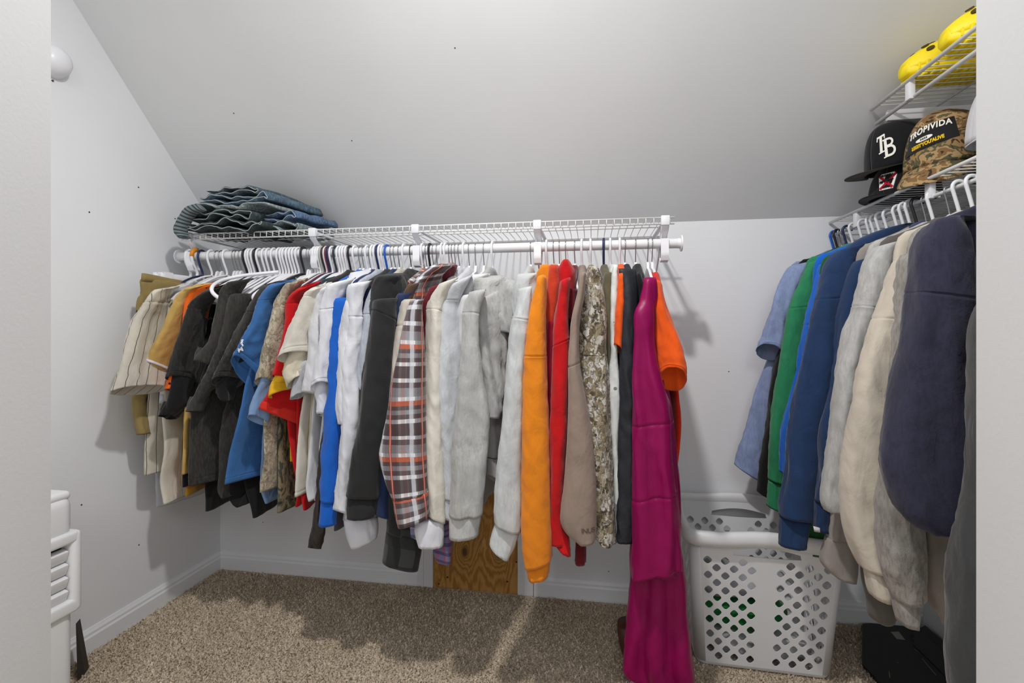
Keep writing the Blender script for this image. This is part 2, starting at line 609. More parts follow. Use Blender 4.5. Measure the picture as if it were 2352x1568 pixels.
def smooth_path(pts, sub=4):
    P = [V(p) for p in pts]
    P = [P[0]] + P + [P[-1]]
    out = []
    for i in range(1, len(P) - 2):
        for k in range(sub):
            t_ = k / sub
            p0, p1, p2, p3 = P[i - 1], P[i], P[i + 1], P[i + 2]
            out.append(0.5 * ((2 * p1) + (p2 - p0) * t_ + (2 * p0 - 5 * p1 + 4 * p2 - p3) * t_ ** 2 + (3 * p1 - p0 - 3 * p2 + p3) * t_ ** 3))
    out.append(P[-2])
    return out

# ------------------------------------------------------------------ wire shelves, brackets, rods
WIRE = base_mat('white_coated_wire', (226, 226, 224), 0.35)
PLASTIC = base_mat('white_plastic', (232, 232, 236), 0.32)
METAL = base_mat('chromed_wire', (170, 170, 172), 0.28, metal=1.0)
ROD = base_mat('white_rod_enamel', (228, 228, 230), 0.3)

SX0, SX1, SYF = -1.565, 0.268, 1.672
t = thing('wire_shelf', 'long white wire shelf with ladder front lip along the back wall', 'shelf', ((SX0 + SX1) / 2, BACK, DECK))
def rail(name, p, q, r, parent, mat=WIRE):
    return MB().tube([p, q], r, 8).build(name, mat, parent)
rail('front_rail', (SX0, SYF, DECK), (SX1, SYF, DECK), 0.0029, t)
rail('front_rail', (SX0, SYF - 0.002, DECK - 0.021), (SX1, SYF - 0.002, DECK - 0.021), 0.0029, t)
rail('support_rail', (SX0, 1.80, DECK - 0.005), (SX1, 1.80, DECK - 0.005), 0.0026, t)
rail('back_rail', (SX0, BACK - 0.008, DECK - 0.005), (SX1, BACK - 0.008, DECK - 0.005), 0.0026, t)
wire_me = MB().tube([(0, BACK - 0.004, DECK), (0, 1.83, DECK), (0, SYF + 0.004, DECK), (0, SYF - 0.0035, DECK - 0.003), (0, SYF - 0.0045, DECK - 0.023)], 0.0015, 6).data('deck_wire', WIRE)
nw = 72
for i in range(nw):
    o = link('deck_wire', wire_me, t)
    o.location.x = SX0 + 0.006 + (SX1 - SX0 - 0.02) * i / (nw - 1)

def bracket(x, label):
    b = thing('shelf_bracket', label, 'bracket', (x, BACK, DECK), 'brackets under the back shelf')
    w = 0.012
    MB().rbox((x - w, BACK - 0.004, DECK - 0.30), (x + w, BACK - 0.0005, DECK - 0.012), 0.001).build('wall_plate', PLASTIC, b, auto=40)
    mb = MB()
    pts = [(x - 0.008, SYF + 0.006, DECK - 0.012), (x - 0.008, SYF + 0.03, DECK - 0.05), (x - 0.008, SYF + 0.12, DECK - 0.13), (x - 0.008, BACK - 0.06, DECK - 0.215), (x - 0.008, BACK - 0.004, DECK - 0.275)]
    mb.tube(pts, 0.0085, 8, flat=0.42)
    mb.build('brace', PLASTIC, b)
    MB().rbox((x - 0.006, SYF, DECK - 0.011), (x + 0.006, BACK - 0.004, DECK - 0.0055), 0.001).build('top_arm', PLASTIC, b, auto=40)
    MB().rbox((x - 0.014, SYF - 0.010, DECK - 0.026), (x + 0.014, SYF + 0.008, DECK + 0.006), 0.003).build('lip_clip', PLASTIC, b, auto=40)
    # strap from the lip to the rod, then the cup that carries the rod
    yr, zr = ROD_Y, ROD_Z
    MB().tube(smooth_path([(x, SYF - 0.004, DECK - 0.02), (x, SYF + 0.004, DECK - 0.035), (x, yr + 0.006, zr + 0.030), (x, yr + 0.020, zr + 0.012)], 3), 0.0125, 8, flat=0.2).build('strap', PLASTIC, b)
    pts = [(x, yr - 0.0195, zr + 0.014), (x, yr - 0.0215, zr - 0.005), (x, yr - 0.023, zr - 0.040), (x, yr - 0.016, zr - 0.056), (x, yr + 0.004, zr - 0.060), (x, yr + 0.024, zr - 0.044), (x, yr + 0.030, zr - 0.020), (x, yr + 0.024, zr + 0.006)]
    dens = []
    for i in range(len(pts) - 1):
        for k in range(4):
            dens.append(V(pts[i]).lerp(V(pts[i + 1]), k / 4))
    dens.append(V(pts[-1]))
    mb = MB()
    vs, fs = [], []
    for i, p in enumerate(dens):
        a, c = dens[max(0, i - 1)], dens[min(len(dens) - 1, i + 1)]
        tn = (c - a).normalized()
        nn = V((0, -tn.z, tn.y)) * 0.002
        for sx, sn in ((-0.0125, 1), (0.0125, 1), (0.0125, -1), (-0.0125, -1)):
            vs.append(p + V((sx, 0, 0)) + nn * sn)
    m = len(dens)
    for i in range(m - 1):
        for k in range(4):
            fs.append((i * 4 + k, i * 4 + (k + 1) % 4, (i + 1) * 4 + (k + 1) % 4, (i + 1) * 4 + k))
    fs += [(3, 2, 1, 0), (m * 4 - 4, m * 4 - 3, m * 4 - 2, m * 4 - 1)]
    mb.add(vs, fs)
    mb.build('rod_cup', PLASTIC, b, auto=40)
    MB().rbox((x - 0.004, yr - 0.02, zr - 0.054), (x + 0.004, yr + 0.022, zr - 0.0175), 0.002).build('cradle', PLASTIC, b, auto=40)
    return b
for u, lab in ((432, 'white plastic shelf bracket at the far left end under the jeans'), (718, 'white plastic shelf bracket behind the packed hangers right of the jeans'),
               (954, 'white plastic shelf bracket left of the plaid shirt hangers'), (1234, 'white plastic shelf bracket above the mustard hoodie'),
               (1528, 'white plastic shelf bracket at the rod end beside the orange tee')):
    bracket(rx(u, ROD_Y - 0.03), lab)

RX0, RX1 = -1.60, rx(1563, ROD_Y)
t = thing('closet_rod', 'long white metal closet rod under the back shelf', 'rod', ((RX0 + RX1) / 2, ROD_Y, ROD_Z))
MB().tube([(RX0, ROD_Y, ROD_Z), (RX1, ROD_Y, ROD_Z)], 0.0165, 20).build('pole', ROD, t, auto=50)
for x, d in ((RX0, -1), (RX1, 1)):
    M = Matrix.Translation((x, ROD_Y, ROD_Z)) @ Matrix.Rotation(PI / 2 * d, 4, 'Y')
    MB().lathe([(0.0170, -0.010), (0.0172, -0.001), (0.0262, 0.0), (0.0275, 0.002), (0.0268, 0.0045), (0.010, 0.0055)], 24, M).build('end_cap', PLASTIC, t, auto=50)

def side_shelf(z, y0, y1, label, rod, tabs):
    xf = 0.872
    t = thing('wire_shelf', label, 'shelf', (RIGHT, (y0 + y1) / 2, z))
    rail('front_rail', (xf, y0, z), (xf, y1, z), 0.0052, t)
    rail('hang_rail', (xf + 0.012, y0, z - 0.046), (xf + 0.012, y1, z - 0.046), 0.0056, t)
    rail('support_rail', (1.05, y0, z - 0.006), (1.05, y1, z - 0.006), 0.003, t)
    rail('back_rail', (RIGHT - 0.006, y0, z - 0.006), (RIGHT - 0.006, y1, z - 0.006), 0.003, t)
    me = MB().tube([(RIGHT - 0.003, 0, z), (xf + 0.003, 0, z), (xf - 0.003, 0, z - 0.002)], 0.0017, 6).data('deck_wire', WIRE)
    n = int((y1 - y0 - 0.03) / 0.0254)
    for i in range(n + 1):
        o = link('deck_wire', me, t)
        o.location.y = y1 - 0.03 - i * 0.0254
    for y in tabs:
        MB().rbox((xf - 0.001, y - 0.011, z - 0.052), (xf + 0.014, y + 0.011, z + 0.002), 0.002).build('rail_hanger', PLASTIC, t, auto=40)
    # slim wall cleat under the back rail
    MB().rbox((RIGHT - 0.02, y0, z - 0.035), (RIGHT, y1 - 0.02, z - 0.012), 0.002).build('wall_cleat', TRIM, t, auto=40)
    return t
def ratio_y(u, X):
    p = at(u, 700, 1.0)
    return X / p.x
side_shelf(RDECK, 0.45, BACK - 0.004, 'white wire shelf on the right wall that carries the caps', True, (ratio_y(1968, 0.878), ratio_y(2136, 0.878), 0.98))
UY1 = BACK - (UDECK + 0.008 - KNEE) / SLOPE
up = side_shelf(UDECK, 0.45, UY1, 'short white wire shelf high on the right wall under the clogs', True, (ratio_y(2090, 0.878), 1.05))
# end support of the upper shelf against the sloping ceiling
MB().rbox((0.90, UY1 - 0.035, UDECK - 0.05), (RIGHT, UY1 - 0.02, UDECK - 0.016), 0.004).build('end_brace', PLASTIC, up, auto=40)

# ------------------------------------------------------------------ hangers
def hook_path(z0, r, drop, side=1, n=10):
    """from neck (0,0,z0) up and over a rod of radius r whose axis is at the origin; in the local y-z plane"""
    pts = [(0, 0, z0), (0, 0.001, z0 + 0.015)]
    rr = r
    pts += [(0, -rr * 0.75 * side, -rr * 1.25), (0, -rr * side, -rr * 0.4)]
    for k in range(n + 1):
        a = PI - (PI * 1.08) * k / n
        pts.append((0, rr * math.cos(a) * side, rr * math.sin(a)))
    return pts
def hanger_meshes(kind, rod_r, wide=1.0):
    """meshes about the rod axis; the hanger plane is local y-z. Returns {part: mesh builder}"""
    R = rod_r + (0.005 if kind != 'metal' else 0.002)
    zn = -0.078
    out = {}
    if kind == 'tubular':
        r = 0.0042
        mb = MB()
        mb.tube(smooth_path(hook_path(zn, R, 0)), r, 8)
        arm = [(0, 0, zn), (0, 0.05, zn - 0.012), (0, 0.12, zn - 0.045), (0, 0.19, zn - 0.080), (0, 0.213, zn - 0.097), (0, 0.208, zn - 0.112), (0, 0.185, zn - 0.116)]
        arm = [(x, y * wide, z) for x, y, z in arm]
        loop = smooth_path(arm, 3) + [V((0, 0, zn - 0.116))]
        mb.tube(loop, r, 8)
        mb.tube([V((0, -p.y, p.z)) for p in loop], r, 8)
        out['frame'] = mb
    elif kind == 'metal':
        out['hook'] = MB().tube(smooth_path(hook_path(zn + 0.005, R, 0)), 0.0017, 6)
        mb = MB()
        prof = [(0, zn + 0.018), (0.006, zn + 0.014), (0.012, zn - 0.004), (0.05, zn - 0.014), (0.12, zn - 0.048), (0.19, zn - 0.082), (0.214, zn - 0.104)]
        low = [(0.205, zn - 0.116), (0.17, zn - 0.094), (0.11, zn - 0.066), (0.05, zn - 0.040), (0.0, zn - 0.034)]
        h = [(y * wide, z) for y, z in prof + low]
        full = h + [(-y, z) for y, z in reversed(h) if y > 0]
        n = len(full)
        mb.add([V((-0.004, y, z)) for y, z in full] + [V((0.004, y, z)) for y, z in full],
               [tuple(range(n)), tuple(range(2 * n - 1, n - 1, -1))] + [(i, (i + 1) % n, (i + 1) % n + n, i + n) for i in range(n)])
        mb.tube([(0, -0.2 * wide, zn - 0.112), (0, 0.2 * wide, zn - 0.112)], 0.003, 6)
        out['shoulder_bar'] = mb
    elif kind == 'clip':
        mb = MB()
        mb.tube(smooth_path(hook_path(zn, R + 0.003, 0)), [0.0062] * 57, 8, flat=0.8)
        mb.rbox((-0.007, -0.16, zn - 0.030), (0.007, 0.16, zn - 0.004), 0.004)
        out['frame'] = mb
        for q_, y in enumerate((-0.135, 0.135)):
            mb = MB()
            h = [(-0.013, -0.075), (-0.013, -0.001), (0.013, -0.001), (0.013, -0.075), (0.0075, -0.075), (0.0075, -0.0035), (-0.0075, -0.0035), (-0.0075, -0.075)]
            mb.add([V((a, y + s_, zn + c)) for s_ in (-0.017, 0.017) for a, c in h], [tuple(range(8)), tuple(range(15, 7, -1))] + [(i, (i + 1) % 8, (i + 1) % 8 + 8, i + 8) for i in range(8)])
            out['clip' + '_' * q_] = mb
    return out
HCOL = {'white': PLASTIC, 'black': base_mat('black_plastic', (26, 26, 30), 0.35), 'navy': base_mat('navy_plastic', (28, 42, 84), 0.35),
        'blue': base_mat('blue_plastic', (24, 92, 190), 0.35), 'maroon': base_mat('maroon_plastic', (92, 40, 52), 0.35),
        'grey': base_mat('grey_plastic', (176, 176, 170), 0.4), 'teal': base_mat('dark_teal_plastic', (34, 50, 62), 0.35),
        'pink': base_mat('pale_pink_plastic', (222, 206, 214), 0.35), 'dark': base_mat('dark_wire', (70, 70, 74), 0.35, metal=0.8)}
HCACHE = {}
def hanger(kind, colour, loc, rotz, rod_r, label, group, tilt=0.0):
    key = (kind, colour, rod_r)
    if key not in HCACHE:
        d = {}
        for part, mb in hanger_meshes(kind, rod_r, 1.0 if rod_r > 0.012 else 0.72).items():
            mat = {'hook': METAL if colour != 'dark' else HCOL['dark'], 'shoulder_bar': PLASTIC}.get(part, HCOL.get(colour, PLASTIC))
            o = mb.build(part, mat, None, auto=45 if part.strip('_') in ('shoulder_bar', 'clip') else None)
            d[part] = o.data
            bpy.data.objects.remove(o)
        HCACHE[key] = d
    d = HCACHE[key]
    if len(d) == 1:
        o = bpy.data.objects.new('clothes_hanger', list(d.values())[0])
        C.objects.link(o)
    else:
        o = bpy.data.objects.new('clothes_hanger', None)
        o.empty_display_size = 0.03
        C.objects.link(o)
    o.location = loc
    o.rotation_euler = (0, tilt, rotz)
    tag(o, label, 'hanger', group)
    if len(d) > 1:
        for part, me in d.items():
            c = bpy.data.objects.new(part.strip('_'), me)
            C.objects.link(c)
            c.parent = o
    return o
ORD = ['first', 'second', 'third', 'fourth', 'fifth', 'sixth', 'seventh', 'eighth', 'ninth', 'tenth', 'eleventh', 'twelfth']
W, M_ = 'white', 'metal'
# (pixel along the rod, kind/colour, name of the hanger if it is one that stands out)
BACK_HANGERS = [
    (428, 'clip', 'white clip hanger holding the khaki shorts at the left end'), (443, 'clip2', 'white clip hanger with an orange size tab on its hook'),
    (455, 'navy', 'navy plastic hanger right of the orange size tab'), (477, W, 0), (491, M_, 0), (501, M_, 0), (512, W, 0), (531, M_, 0), (538, M_, 0), (546, M_, 0),
    (558, 'black', 'black plastic hanger, first black one from the left'), (564, W, 0), (569, W, 0), (576, W, 0),
    (583, 'black', 'black plastic hanger, second black one from the left'), (589, W, 0), (601, W, 0), (610, W, 0), (622, W, 0), (635, W, 0), (642, W, 0), (649, W, 0), (656, W, 0), (664, W, 0), (671, W, 0), (679, W, 0),
    (691, 'black', 'black plastic hanger, third black one from the left'), (702, M_, 0), (708, M_, 0), (717, W, 0), (723, W, 0), (729, W, 0), (734, 'grey', 'grey plastic hanger among the packed white ones'),
    (740, 'black', 'black plastic hanger just right of the grey plastic one'), (744, 'pink', 'pale pink plastic hanger beside the maroon one'), (748, 'maroon', 'maroon plastic hanger between pale pink and navy ones'),
    (752, 'navy', 'navy plastic hanger right of the maroon one'), (757, W, 0), (766, 'teal', 'dark teal plastic hanger above the white tees'),
    (773, W, 0), (780, W, 0), (786, W, 0), (792, W, 0), (799, 'black', 'black plastic hanger above the white long sleeve shirt'), (810, W, 0), (822, M_, 0), (830, M_, 0), (838, W, 0), (845, M_, 0),
    (851, W, 0), (857, W, 0), (864, 'navy', 'navy plastic hanger left of the bright blue one'), (869, W, 0), (875, W, 0), (884, 'blue', 'bright blue plastic hanger above the black hoodie'),
    (895, M_, 0), (903, M_, 0), (913, M_, 0), (923, W, 0), (940, 'dark', 'dark wire hook hanger left of the plaid shirt'),
    (966, W, 0), (976, M_, 0), (984, 'black', 'black plastic hanger above the plaid flannel shirt'), (992, M_, 0), (1001, M_, 0), (1012, W, 0), (1019, W, 0), (1029, M_, 0), (1036, M_, 0), (1043, M_, 0), (1052, M_, 0),
    (1062, W, 0), (1075, M_, 0), (1090, M_, 0), (1109, M_, 0), (1129, W, 0), (1218, M_, 0), (1254, W, 0), (1271, M_, 0), (1284, M_, 0), (1299, M_, 0), (1320, M_, 0), (1336, W, 0), (1356, W, 0),
    (1387, 'navy', 'dark blue plastic hanger holding the olive hoodie'), (1402, W, 0), (1424, W, 0), (1436, M_, 0), (1461, M_, 0), (1489, M_, 0), (1499, M_, 0)]
FIXED = {1129: 'white plastic hanger holding the heather grey hoodie', 1218: 'wire hook hanger in the light grey hoodie',
         1254: 'white plastic hanger holding the mustard orange hoodie', 1271: 'wire hook hanger holding the rust red hoodie', 1284: 'wire hook hanger left of the bright red hood', 1299: 'wire hook hanger inside the bright red hood',
         1320: 'wire hook hanger above the maroon hoodie', 1336: 'white plastic hanger holding the taupe sweatshirt', 1356: 'white plastic hanger holding the camouflage hoodie', 1402: 'white plastic hanger holding the pale tee by the olive hoodie',
         1424: 'white plastic hanger holding the short orange tee', 1436: 'wire hook hanger holding the black track jacket', 1461: 'wire hook hanger holding the black strappy top', 1489: 'wire hook hanger holding the magenta gown', 1499: 'wire hook hanger holding the end orange tee'}
def run_hangers(specs, place, rod_r, rodname, group, fixed):
    ref, cnt = None, {}
    for u, k, own in specs:
        kind = 'tubular' if k not in (M_, 'clip', 'clip2', 'dark') else ('clip' if k.startswith('clip') else 'metal')
        colour = W if k in (M_, 'clip', 'clip2') else k
        if own:
            lab = own
            ref = own
            for cut in (' holding', ' right of', ' left of', ' among', ' just', ' beside', ' between', ' with', ' above'):
                pass
            cnt = {}
        elif u in fixed:
            lab = fixed[u]
        else:
            cnt[kind] = cnt.get(kind, 0) + 1
            nm = 'white plastic' if kind == 'tubular' else 'wire hook'
            short = SHORT.get(ref, ref)
            lab = '%s %s hanger right of the %s' % (ORD[cnt[kind] - 1], nm, short)
        loc, rot = place(u)
        o = hanger(kind, colour, loc, rot + random.uniform(-0.06, 0.06), rod_r, lab, group)
        if k == 'clip2':
            mb = MB()
            mb.tube([(0, -0.0253, -0.004), (0, -0.022, 0.0125), (0, -0.012, 0.0228), (0, 0.002, 0.0255)], 0.0073, 8)
            tab = mb.build('size_tab', base_mat('orange_plastic_tab', (226, 140, 20), 0.4), None)
            tab.parent = o
            tab['label'] = 'orange size tab over the hook'
SHORT = {
    'navy plastic hanger right of the orange size tab': 'navy hanger by the orange tab',
    'black plastic hanger, first black one from the left': 'first black hanger from the left',
    'black plastic hanger, second black one from the left': 'second black hanger from the left',
    'black plastic hanger, third black one from the left': 'third black hanger from the left',
    'navy plastic hanger right of the maroon one': 'navy hanger beside the maroon one',
    'dark teal plastic hanger above the white tees': 'dark teal hanger',
    'black plastic hanger above the white long sleeve shirt': 'black hanger over the white long sleeve shirt',
    'navy plastic hanger left of the bright blue one': 'navy hanger beside the bright blue one',
    'bright blue plastic hanger above the black hoodie': 'bright blue hanger over the black hoodie',
    'dark wire hook hanger left of the plaid shirt': 'dark wire hanger left of the plaid shirt',
    'black plastic hanger above the plaid flannel shirt': 'black hanger over the plaid shirt',
    'dark blue plastic hanger holding the olive hoodie': 'dark blue hanger of the olive hoodie',
}
run_hangers(BACK_HANGERS, lambda u: ((rx(u, ROD_Y - 0.02), ROD_Y, ROD_Z), 0.0), 0.0165, 'back rod', 'hangers on the back rod', FIXED)
RIGHT_HANGERS = [
    (1903, 'blue', 'bright blue plastic hanger at the far end of the right rail'), (1911, 'black', 'black plastic hanger next to the blue one on the right rail'),
    (1918, M_, 0), (1925, M_, 0), (1932, 'navy', 'navy plastic hanger near the far end of the right rail'), (1946, W, 0), (1967, W, 0), (1985, W, 0), (1995, W, 0), (2007, W, 0), (2024, W, 0), (2046, W, 0), (2060, W, 0), (2074, W, 0),
    (2088, 'black', 'black plastic hanger left of the navy collared shirt on the right rail'), (2108, M_, 0), (2124, W, 0), (2160, M_, 0), (2182, W, 0), (2212, W, 0), (2240, W, 0)]
SHORT['black plastic hanger next to the blue one on the right rail'] = 'far black hanger on the right rail'
SHORT['navy plastic hanger near the far end of the right rail'] = 'navy hanger on the right rail'
SHORT['black plastic hanger left of the navy collared shirt on the right rail'] = 'near black hanger on the right rail'
run_hangers(RIGHT_HANGERS, lambda u: ((RROD_X - 0.001, ratio_y(u, RROD_X - 0.02), RROD_Z), -PI / 2), 0.009, 'right rail', 'hangers on the right rail', {})

# ------------------------------------------------------------------ cloth: lofts from the near edge and the far edge of each ring
def crom(a, b, c, d, t_):
    return 0.5 * ((2 * b) + (c - a) * t_ + (2 * a - 5 * b + 4 * c - d) * t_ ** 2 + (3 * b - a - 3 * c + d) * t_ ** 3)
def loft(name, rows, mat, parent=None, t=0.03, n=44, step=0.0105, fold=0.007, crease=0.004, seed=0, seams=(), tz=0.0, cap=True, deep=0.05, power=0.75, rib=0, pleat=0.25, pk=55.0):
    """rows: [N, F] points (near and far edge of a ring). A flattened tube is drawn through them, folded and creased,
    open at the bottom with a turned-in hem."""
    N = [r[0] for r in rows]
    Fp = [r[1] for r in rows]
    tt = t if isinstance(t, (list, tuple)) else [t * 0.7] + [t] * (len(rows) - 1)
    mid = [(a + b) / 2 for a, b in zip(N, Fp)]
    L = [0.0]
    for i in range(1, len(rows)):
        L.append(L[-1] + max((mid[i] - mid[i - 1]).length, 1e-4))
    tot = L[-1]
    ss = [tot * k / max(2, int(tot / step)) for k in range(max(2, int(tot / step)) + 1)]
    for s_ in seams:
        ss += [s_ * tot - 0.0035, s_ * tot - 0.0012, s_ * tot + 0.0012, s_ * tot + 0.0035]
    ss = sorted(x for x in ss if 0 <= x <= tot)
    rnd = random.Random(seed + len(rows) * 13)
    off = V((rnd.uniform(0, 50), rnd.uniform(0, 50), rnd.uniform(0, 50)))
    ph = [rnd.uniform(0, 6.28) for _ in range(6)]
    mb = MB()
    prev_nrm = None
    rings = []
    for s_ in ss:
        i = 0
        while i < len(L) - 2 and s_ > L[i + 1]:
            i += 1
        x = (s_ - L[i]) / max(1e-6, L[i + 1] - L[i])
        j = [max(0, i - 1), i, i + 1, min(len(L) - 1, i + 2)]
        a = crom(N[j[0]], N[j[1]], N[j[2]], N[j[3]], x)
        b = crom(Fp[j[0]], Fp[j[1]], Fp[j[2]], Fp[j[3]], x)
        th = tt[i] * (1 - x) + tt[i + 1] * x
        e = (b - a) / 2
        c = (a + b) / 2
        h2 = V((e.x, e.y, 0))
        if h2.length < 1e-5:
            h2 = V((1e-5, 0, 0))
        nrm = V((h2.y, -h2.x, 0)).normalized()
        if prev_nrm is not None and nrm.dot(prev_nrm) < 0:
            nrm = -nrm
        prev_nrm = nrm
        g = s_ / tot
        env = min(1.0, 0.25 + g * 1.6)
        groove = 0.0
        for q in seams:
            dd = abs(s_ - q * tot)
            if dd < 0.0018:
                groove = -0.0015
            elif dd < 0.004:
                groove = 0.0006
        tilt = tz * max(0.0, (g - 0.55) / 0.45) ** 2
        ring = []
        half = e.length
        for k in range(n):
            an = 2 * PI * k / n
            ca, sa = math.cos(an), math.sin(an)
            px = math.copysign(abs(ca) ** power, ca)
            py = math.copysign(abs(sa) ** power, sa)
            P = c + e * px + nrm * (py * th / 2)
            out = (e.normalized() * ca * 0.5 + nrm * sa)
            sd = 1.0 if sa >= 0 else 2.7
            arc = px * half
            q = V((P.x * 17 + P.z * 1.2 * sd, P.y * 17, P.z * 3.0)) + off * sd
            w = noise.noise(q) * 1.2 + (0.55 - 1.9 * abs(noise.noise(q * 1.35 + off))) * 0.9
            w += math.sin(arc * pk + ph[0] * sd + g * 2.2) * pleat
            q2 = V((P.x * 30, P.y * 30, P.z * 20 + P.x * 26 * sd)) + off
            cr = (0.4 - 1.6 * abs(noise.noise(q2))) + 0.6 * noise.noise(q2 * 1.9)
            d = fold * env * w + crease * cr + groove
            if rib:
                d += 0.0008 * math.sin(k * 2 * PI * rib / n)
            P = P + out * d
            P.z += tilt * sa * (1 if nrm.dot(V((0, -1, 0))) > 0 else -1)
            ring.append(P)
        rings.append((ring, s_))
    # turned-in hem and inside
    for dz, sc_ in ((0.001, 0.94), (deep * 0.5, 0.84), (deep, 0.55)):
        ring, s_ = rings[len(ss) - 1]
        c = sum(ring, V()) / n
        rings.append(([c + (p - c) * sc_ + V((0, 0, dz)) for p in ring], s_ + dz))
    for ring, s_ in rings:
        base = len(mb.v)
        per = 0.0
        for k, p in enumerate(ring):
            if k:
                per += (p - ring[k - 1]).length
            mb.uv[base + k] = (per, s_)
            mb.v.append(p)
    m = len(rings)
    for i in range(m - 1):
        for k in range(n):
            k2 = (k + 1) % n
            mb.f.append((i * n + k, i * n + k2, (i + 1) * n + k2, (i + 1) * n + k))
    mb.f.append(tuple(range((m - 1) * n, m * n)))
    if cap:
        mb.f.append(tuple(range(n - 1, -1, -1)))
    o = mb.build(name, mat, parent)
    return o
def px_rows(rows, y):
    out = []
    yl, yr = y if isinstance(y, (list, tuple)) else (y, y)
    for r in rows:
        a, b = (r[4], r[5]) if len(r) > 4 else (yl, yr)
        out.append((at(r[0], r[1], a), at(r[2], r[3], b)))
    return out
def auto_body(xh, z_sh=1.232, hem=0.60, half=0.205, dx=0.0, flare=0.0):
    """rows of a garment body in the hanger's plane under a hook at x = xh on the back rod"""
    def r(h, z, d=0.0):
        return (V((xh + d, ROD_Y - h, z)), V((xh - d, ROD_Y + h, z)))
    return [r(0.055, min(ROD_Z - 0.072, z_sh + 0.062)), r(0.085, z_sh + 0.045), r(half * 0.75, z_sh + 0.022), r(half, z_sh - 0.01, dx * 0.2), r(half + 0.005, z_sh - 0.10, dx * 0.5), r(half + 0.01, (z_sh + hem) / 2, dx), r(half + 0.01 + flare, hem, dx)]
def px_body(rows, u_hook, yb=1.50, neck=True):
    """rows of a garment body whose near edge passes the given pixels; the far edge mirrors it about the hook"""
    xh = rx(u_hook, ROD_Y)
    out = []
    for r in rows:
        y = r[2] if len(r) > 2 else yb
        a = at(r[0], r[1], y)
        out.append((a, V((2 * xh - a.x, 2 * ROD_Y - a.y, a.z))))
    if neck:
        a, b = out[0]
        z = min(ROD_Z - 0.072, a.z + 0.07)
        c = V((xh, ROD_Y, 0))
        def k(f, zz):
            p, q = a * f + c * (1 - f), b * f + c * (1 - f)
            return (V((p.x, p.y, zz)), V((q.x, q.y, zz)))
        out = [k(0.28, z), k(0.45, z - 0.012), k(0.8, a.z + 0.02)] + out
    return out
def rounded(pn, rows, o, into):
    """sleeves, hoods and fronts run over the shoulder into the garment instead of ending in a cut"""
    if pn not in ('sleeve', 'hood', 'front', 'shoulder', 'strap', 'leg', 'skirt', 'collar'):
        return rows, o
    a, b = rows[0]
    c = (a + b) / 2
    w = (b - a).length
    add = []
    for k, s_ in ((min(0.055, w * 1.1), 0.35), (min(0.03, w * 0.6), 0.75)):
        sh = V((into[0] * k, into[1] * k, w * 0.16 * (1.15 - s_)))
        add.append((c + (a - c) * s_ + sh, c + (b - c) * s_ + sh))
    t_ = o['t'] if isinstance(o['t'], (list, tuple)) else [o['t']] * len(rows)
    o['t'] = [t_[0] * 0.4, t_[0] * 0.8] + list(t_)
    L0 = sum(((rows[i + 1][0] + rows[i + 1][1]) / 2 - (rows[i][0] + rows[i][1]) / 2).length for i in range(len(rows) - 1))
    pts = [(p + q) / 2 for p, q in add] + [c]
    L1 = sum((pts[i + 1] - pts[i]).length for i in range(2))
    if o.get('seams'):
        o['seams'] = tuple((s_ * L0 + L1) / (L0 + L1) for s_ in o['seams'])
    return add + rows, o
SEED = [100]
def garment(name, label, cat, mat, pieces, u, group=None, rodx=True, tb=0.026):
    """pieces: (part name, rows, options). Options: y, t, m (material), label, seams, tz, fold, crease, w (rows already in the room)"""
    x = rx(u, ROD_Y) if rodx else RROD_X
    loc = (x, ROD_Y, ROD_Z - 0.08) if rodx else (RROD_X, ratio_y(u, RROD_X), RROD_Z - 0.08)
    g = thing(name, label, cat, loc, group)
    for pc in pieces:
        pn, rows, o = pc[0], pc[1], dict(pc[2]) if len(pc) > 2 else {}
        SEED[0] += 7
        mm = o.pop('m', mat)
        lab = o.pop('label', None)
        y = o.pop('y', (1.44, 1.54))
        if o.pop('w', False):
            R_ = rows
        else:
            R_ = px_rows(rows, y)
        o.setdefault('t', 0.035)
        o.setdefault('seed', SEED[0])
        R_, o = rounded(pn, R_, o, (0, 1))
        ob = loft(pn, R_, mm, g, **o)
        if lab:
            ob['label'] = lab
    return g

# one white hanger whose rolled end pokes out over the black clothes
_p = [at(u, v, Y) for u, v, Y in ((640, 624, 1.66), (600, 628, 1.62), (556, 633, 1.57), (522, 640, 1.53), (500, 648, 1.48), (488, 658, 1.44), (487, 669, 1.425), (497, 680, 1.425), (516, 691, 1.44), (540, 702, 1.47))]
tag(MB().tube(smooth_path(_p, 4), 0.0062, 8).build('clothes_hanger', PLASTIC), 'white hanger with its rolled end poking out over the washed black tee', 'hanger')

# ------------------------------------------------------------------ cloth colours
KHAKI = fabric('khaki_twill', (146, 126, 78))
CREAM_PIN = stripes('cream_pinstripe', (206, 200, 186), [(0, 0.033, 0.0022, 0.0, (60, 56, 50), 0.9)])
CREAM_JER = stripes('cream_jersey', (214, 208, 194), [(0, 0.09, 0.0018, 0.03, (90, 86, 78), 0.6)])
PALE_TEE = fabric('pale_grey_tee', (196, 197, 202))
TAN = fabric('tan_polo', (205, 168, 96))
def dotted(name, rgb, dot, scale, thr):
    if name in MATS:
        return MATS[name]
    m = fabric(name, rgb)
    b = m.node_tree.nodes['Principled BSDF']
    col = b.inputs['Base Color'].links[0].from_socket
    tc = nd(m, 'ShaderNodeTexCoord')
    vo = nd(m, 'ShaderNodeTexVoronoi')
    vo.inputs['Scale'].default_value = scale
    lk(m, tc.outputs['Object'], vo.inputs['Vector'])
    lt = nd(m, 'ShaderNodeMath', operation='LESS_THAN')
    lt.inputs[1].default_value = thr
    lk(m, vo.outputs['Distance'], lt.inputs[0])
    lk(m, mixc(m, lt.outputs[0], col, srgb(dot)), b.inputs['Base Color'])
    return m
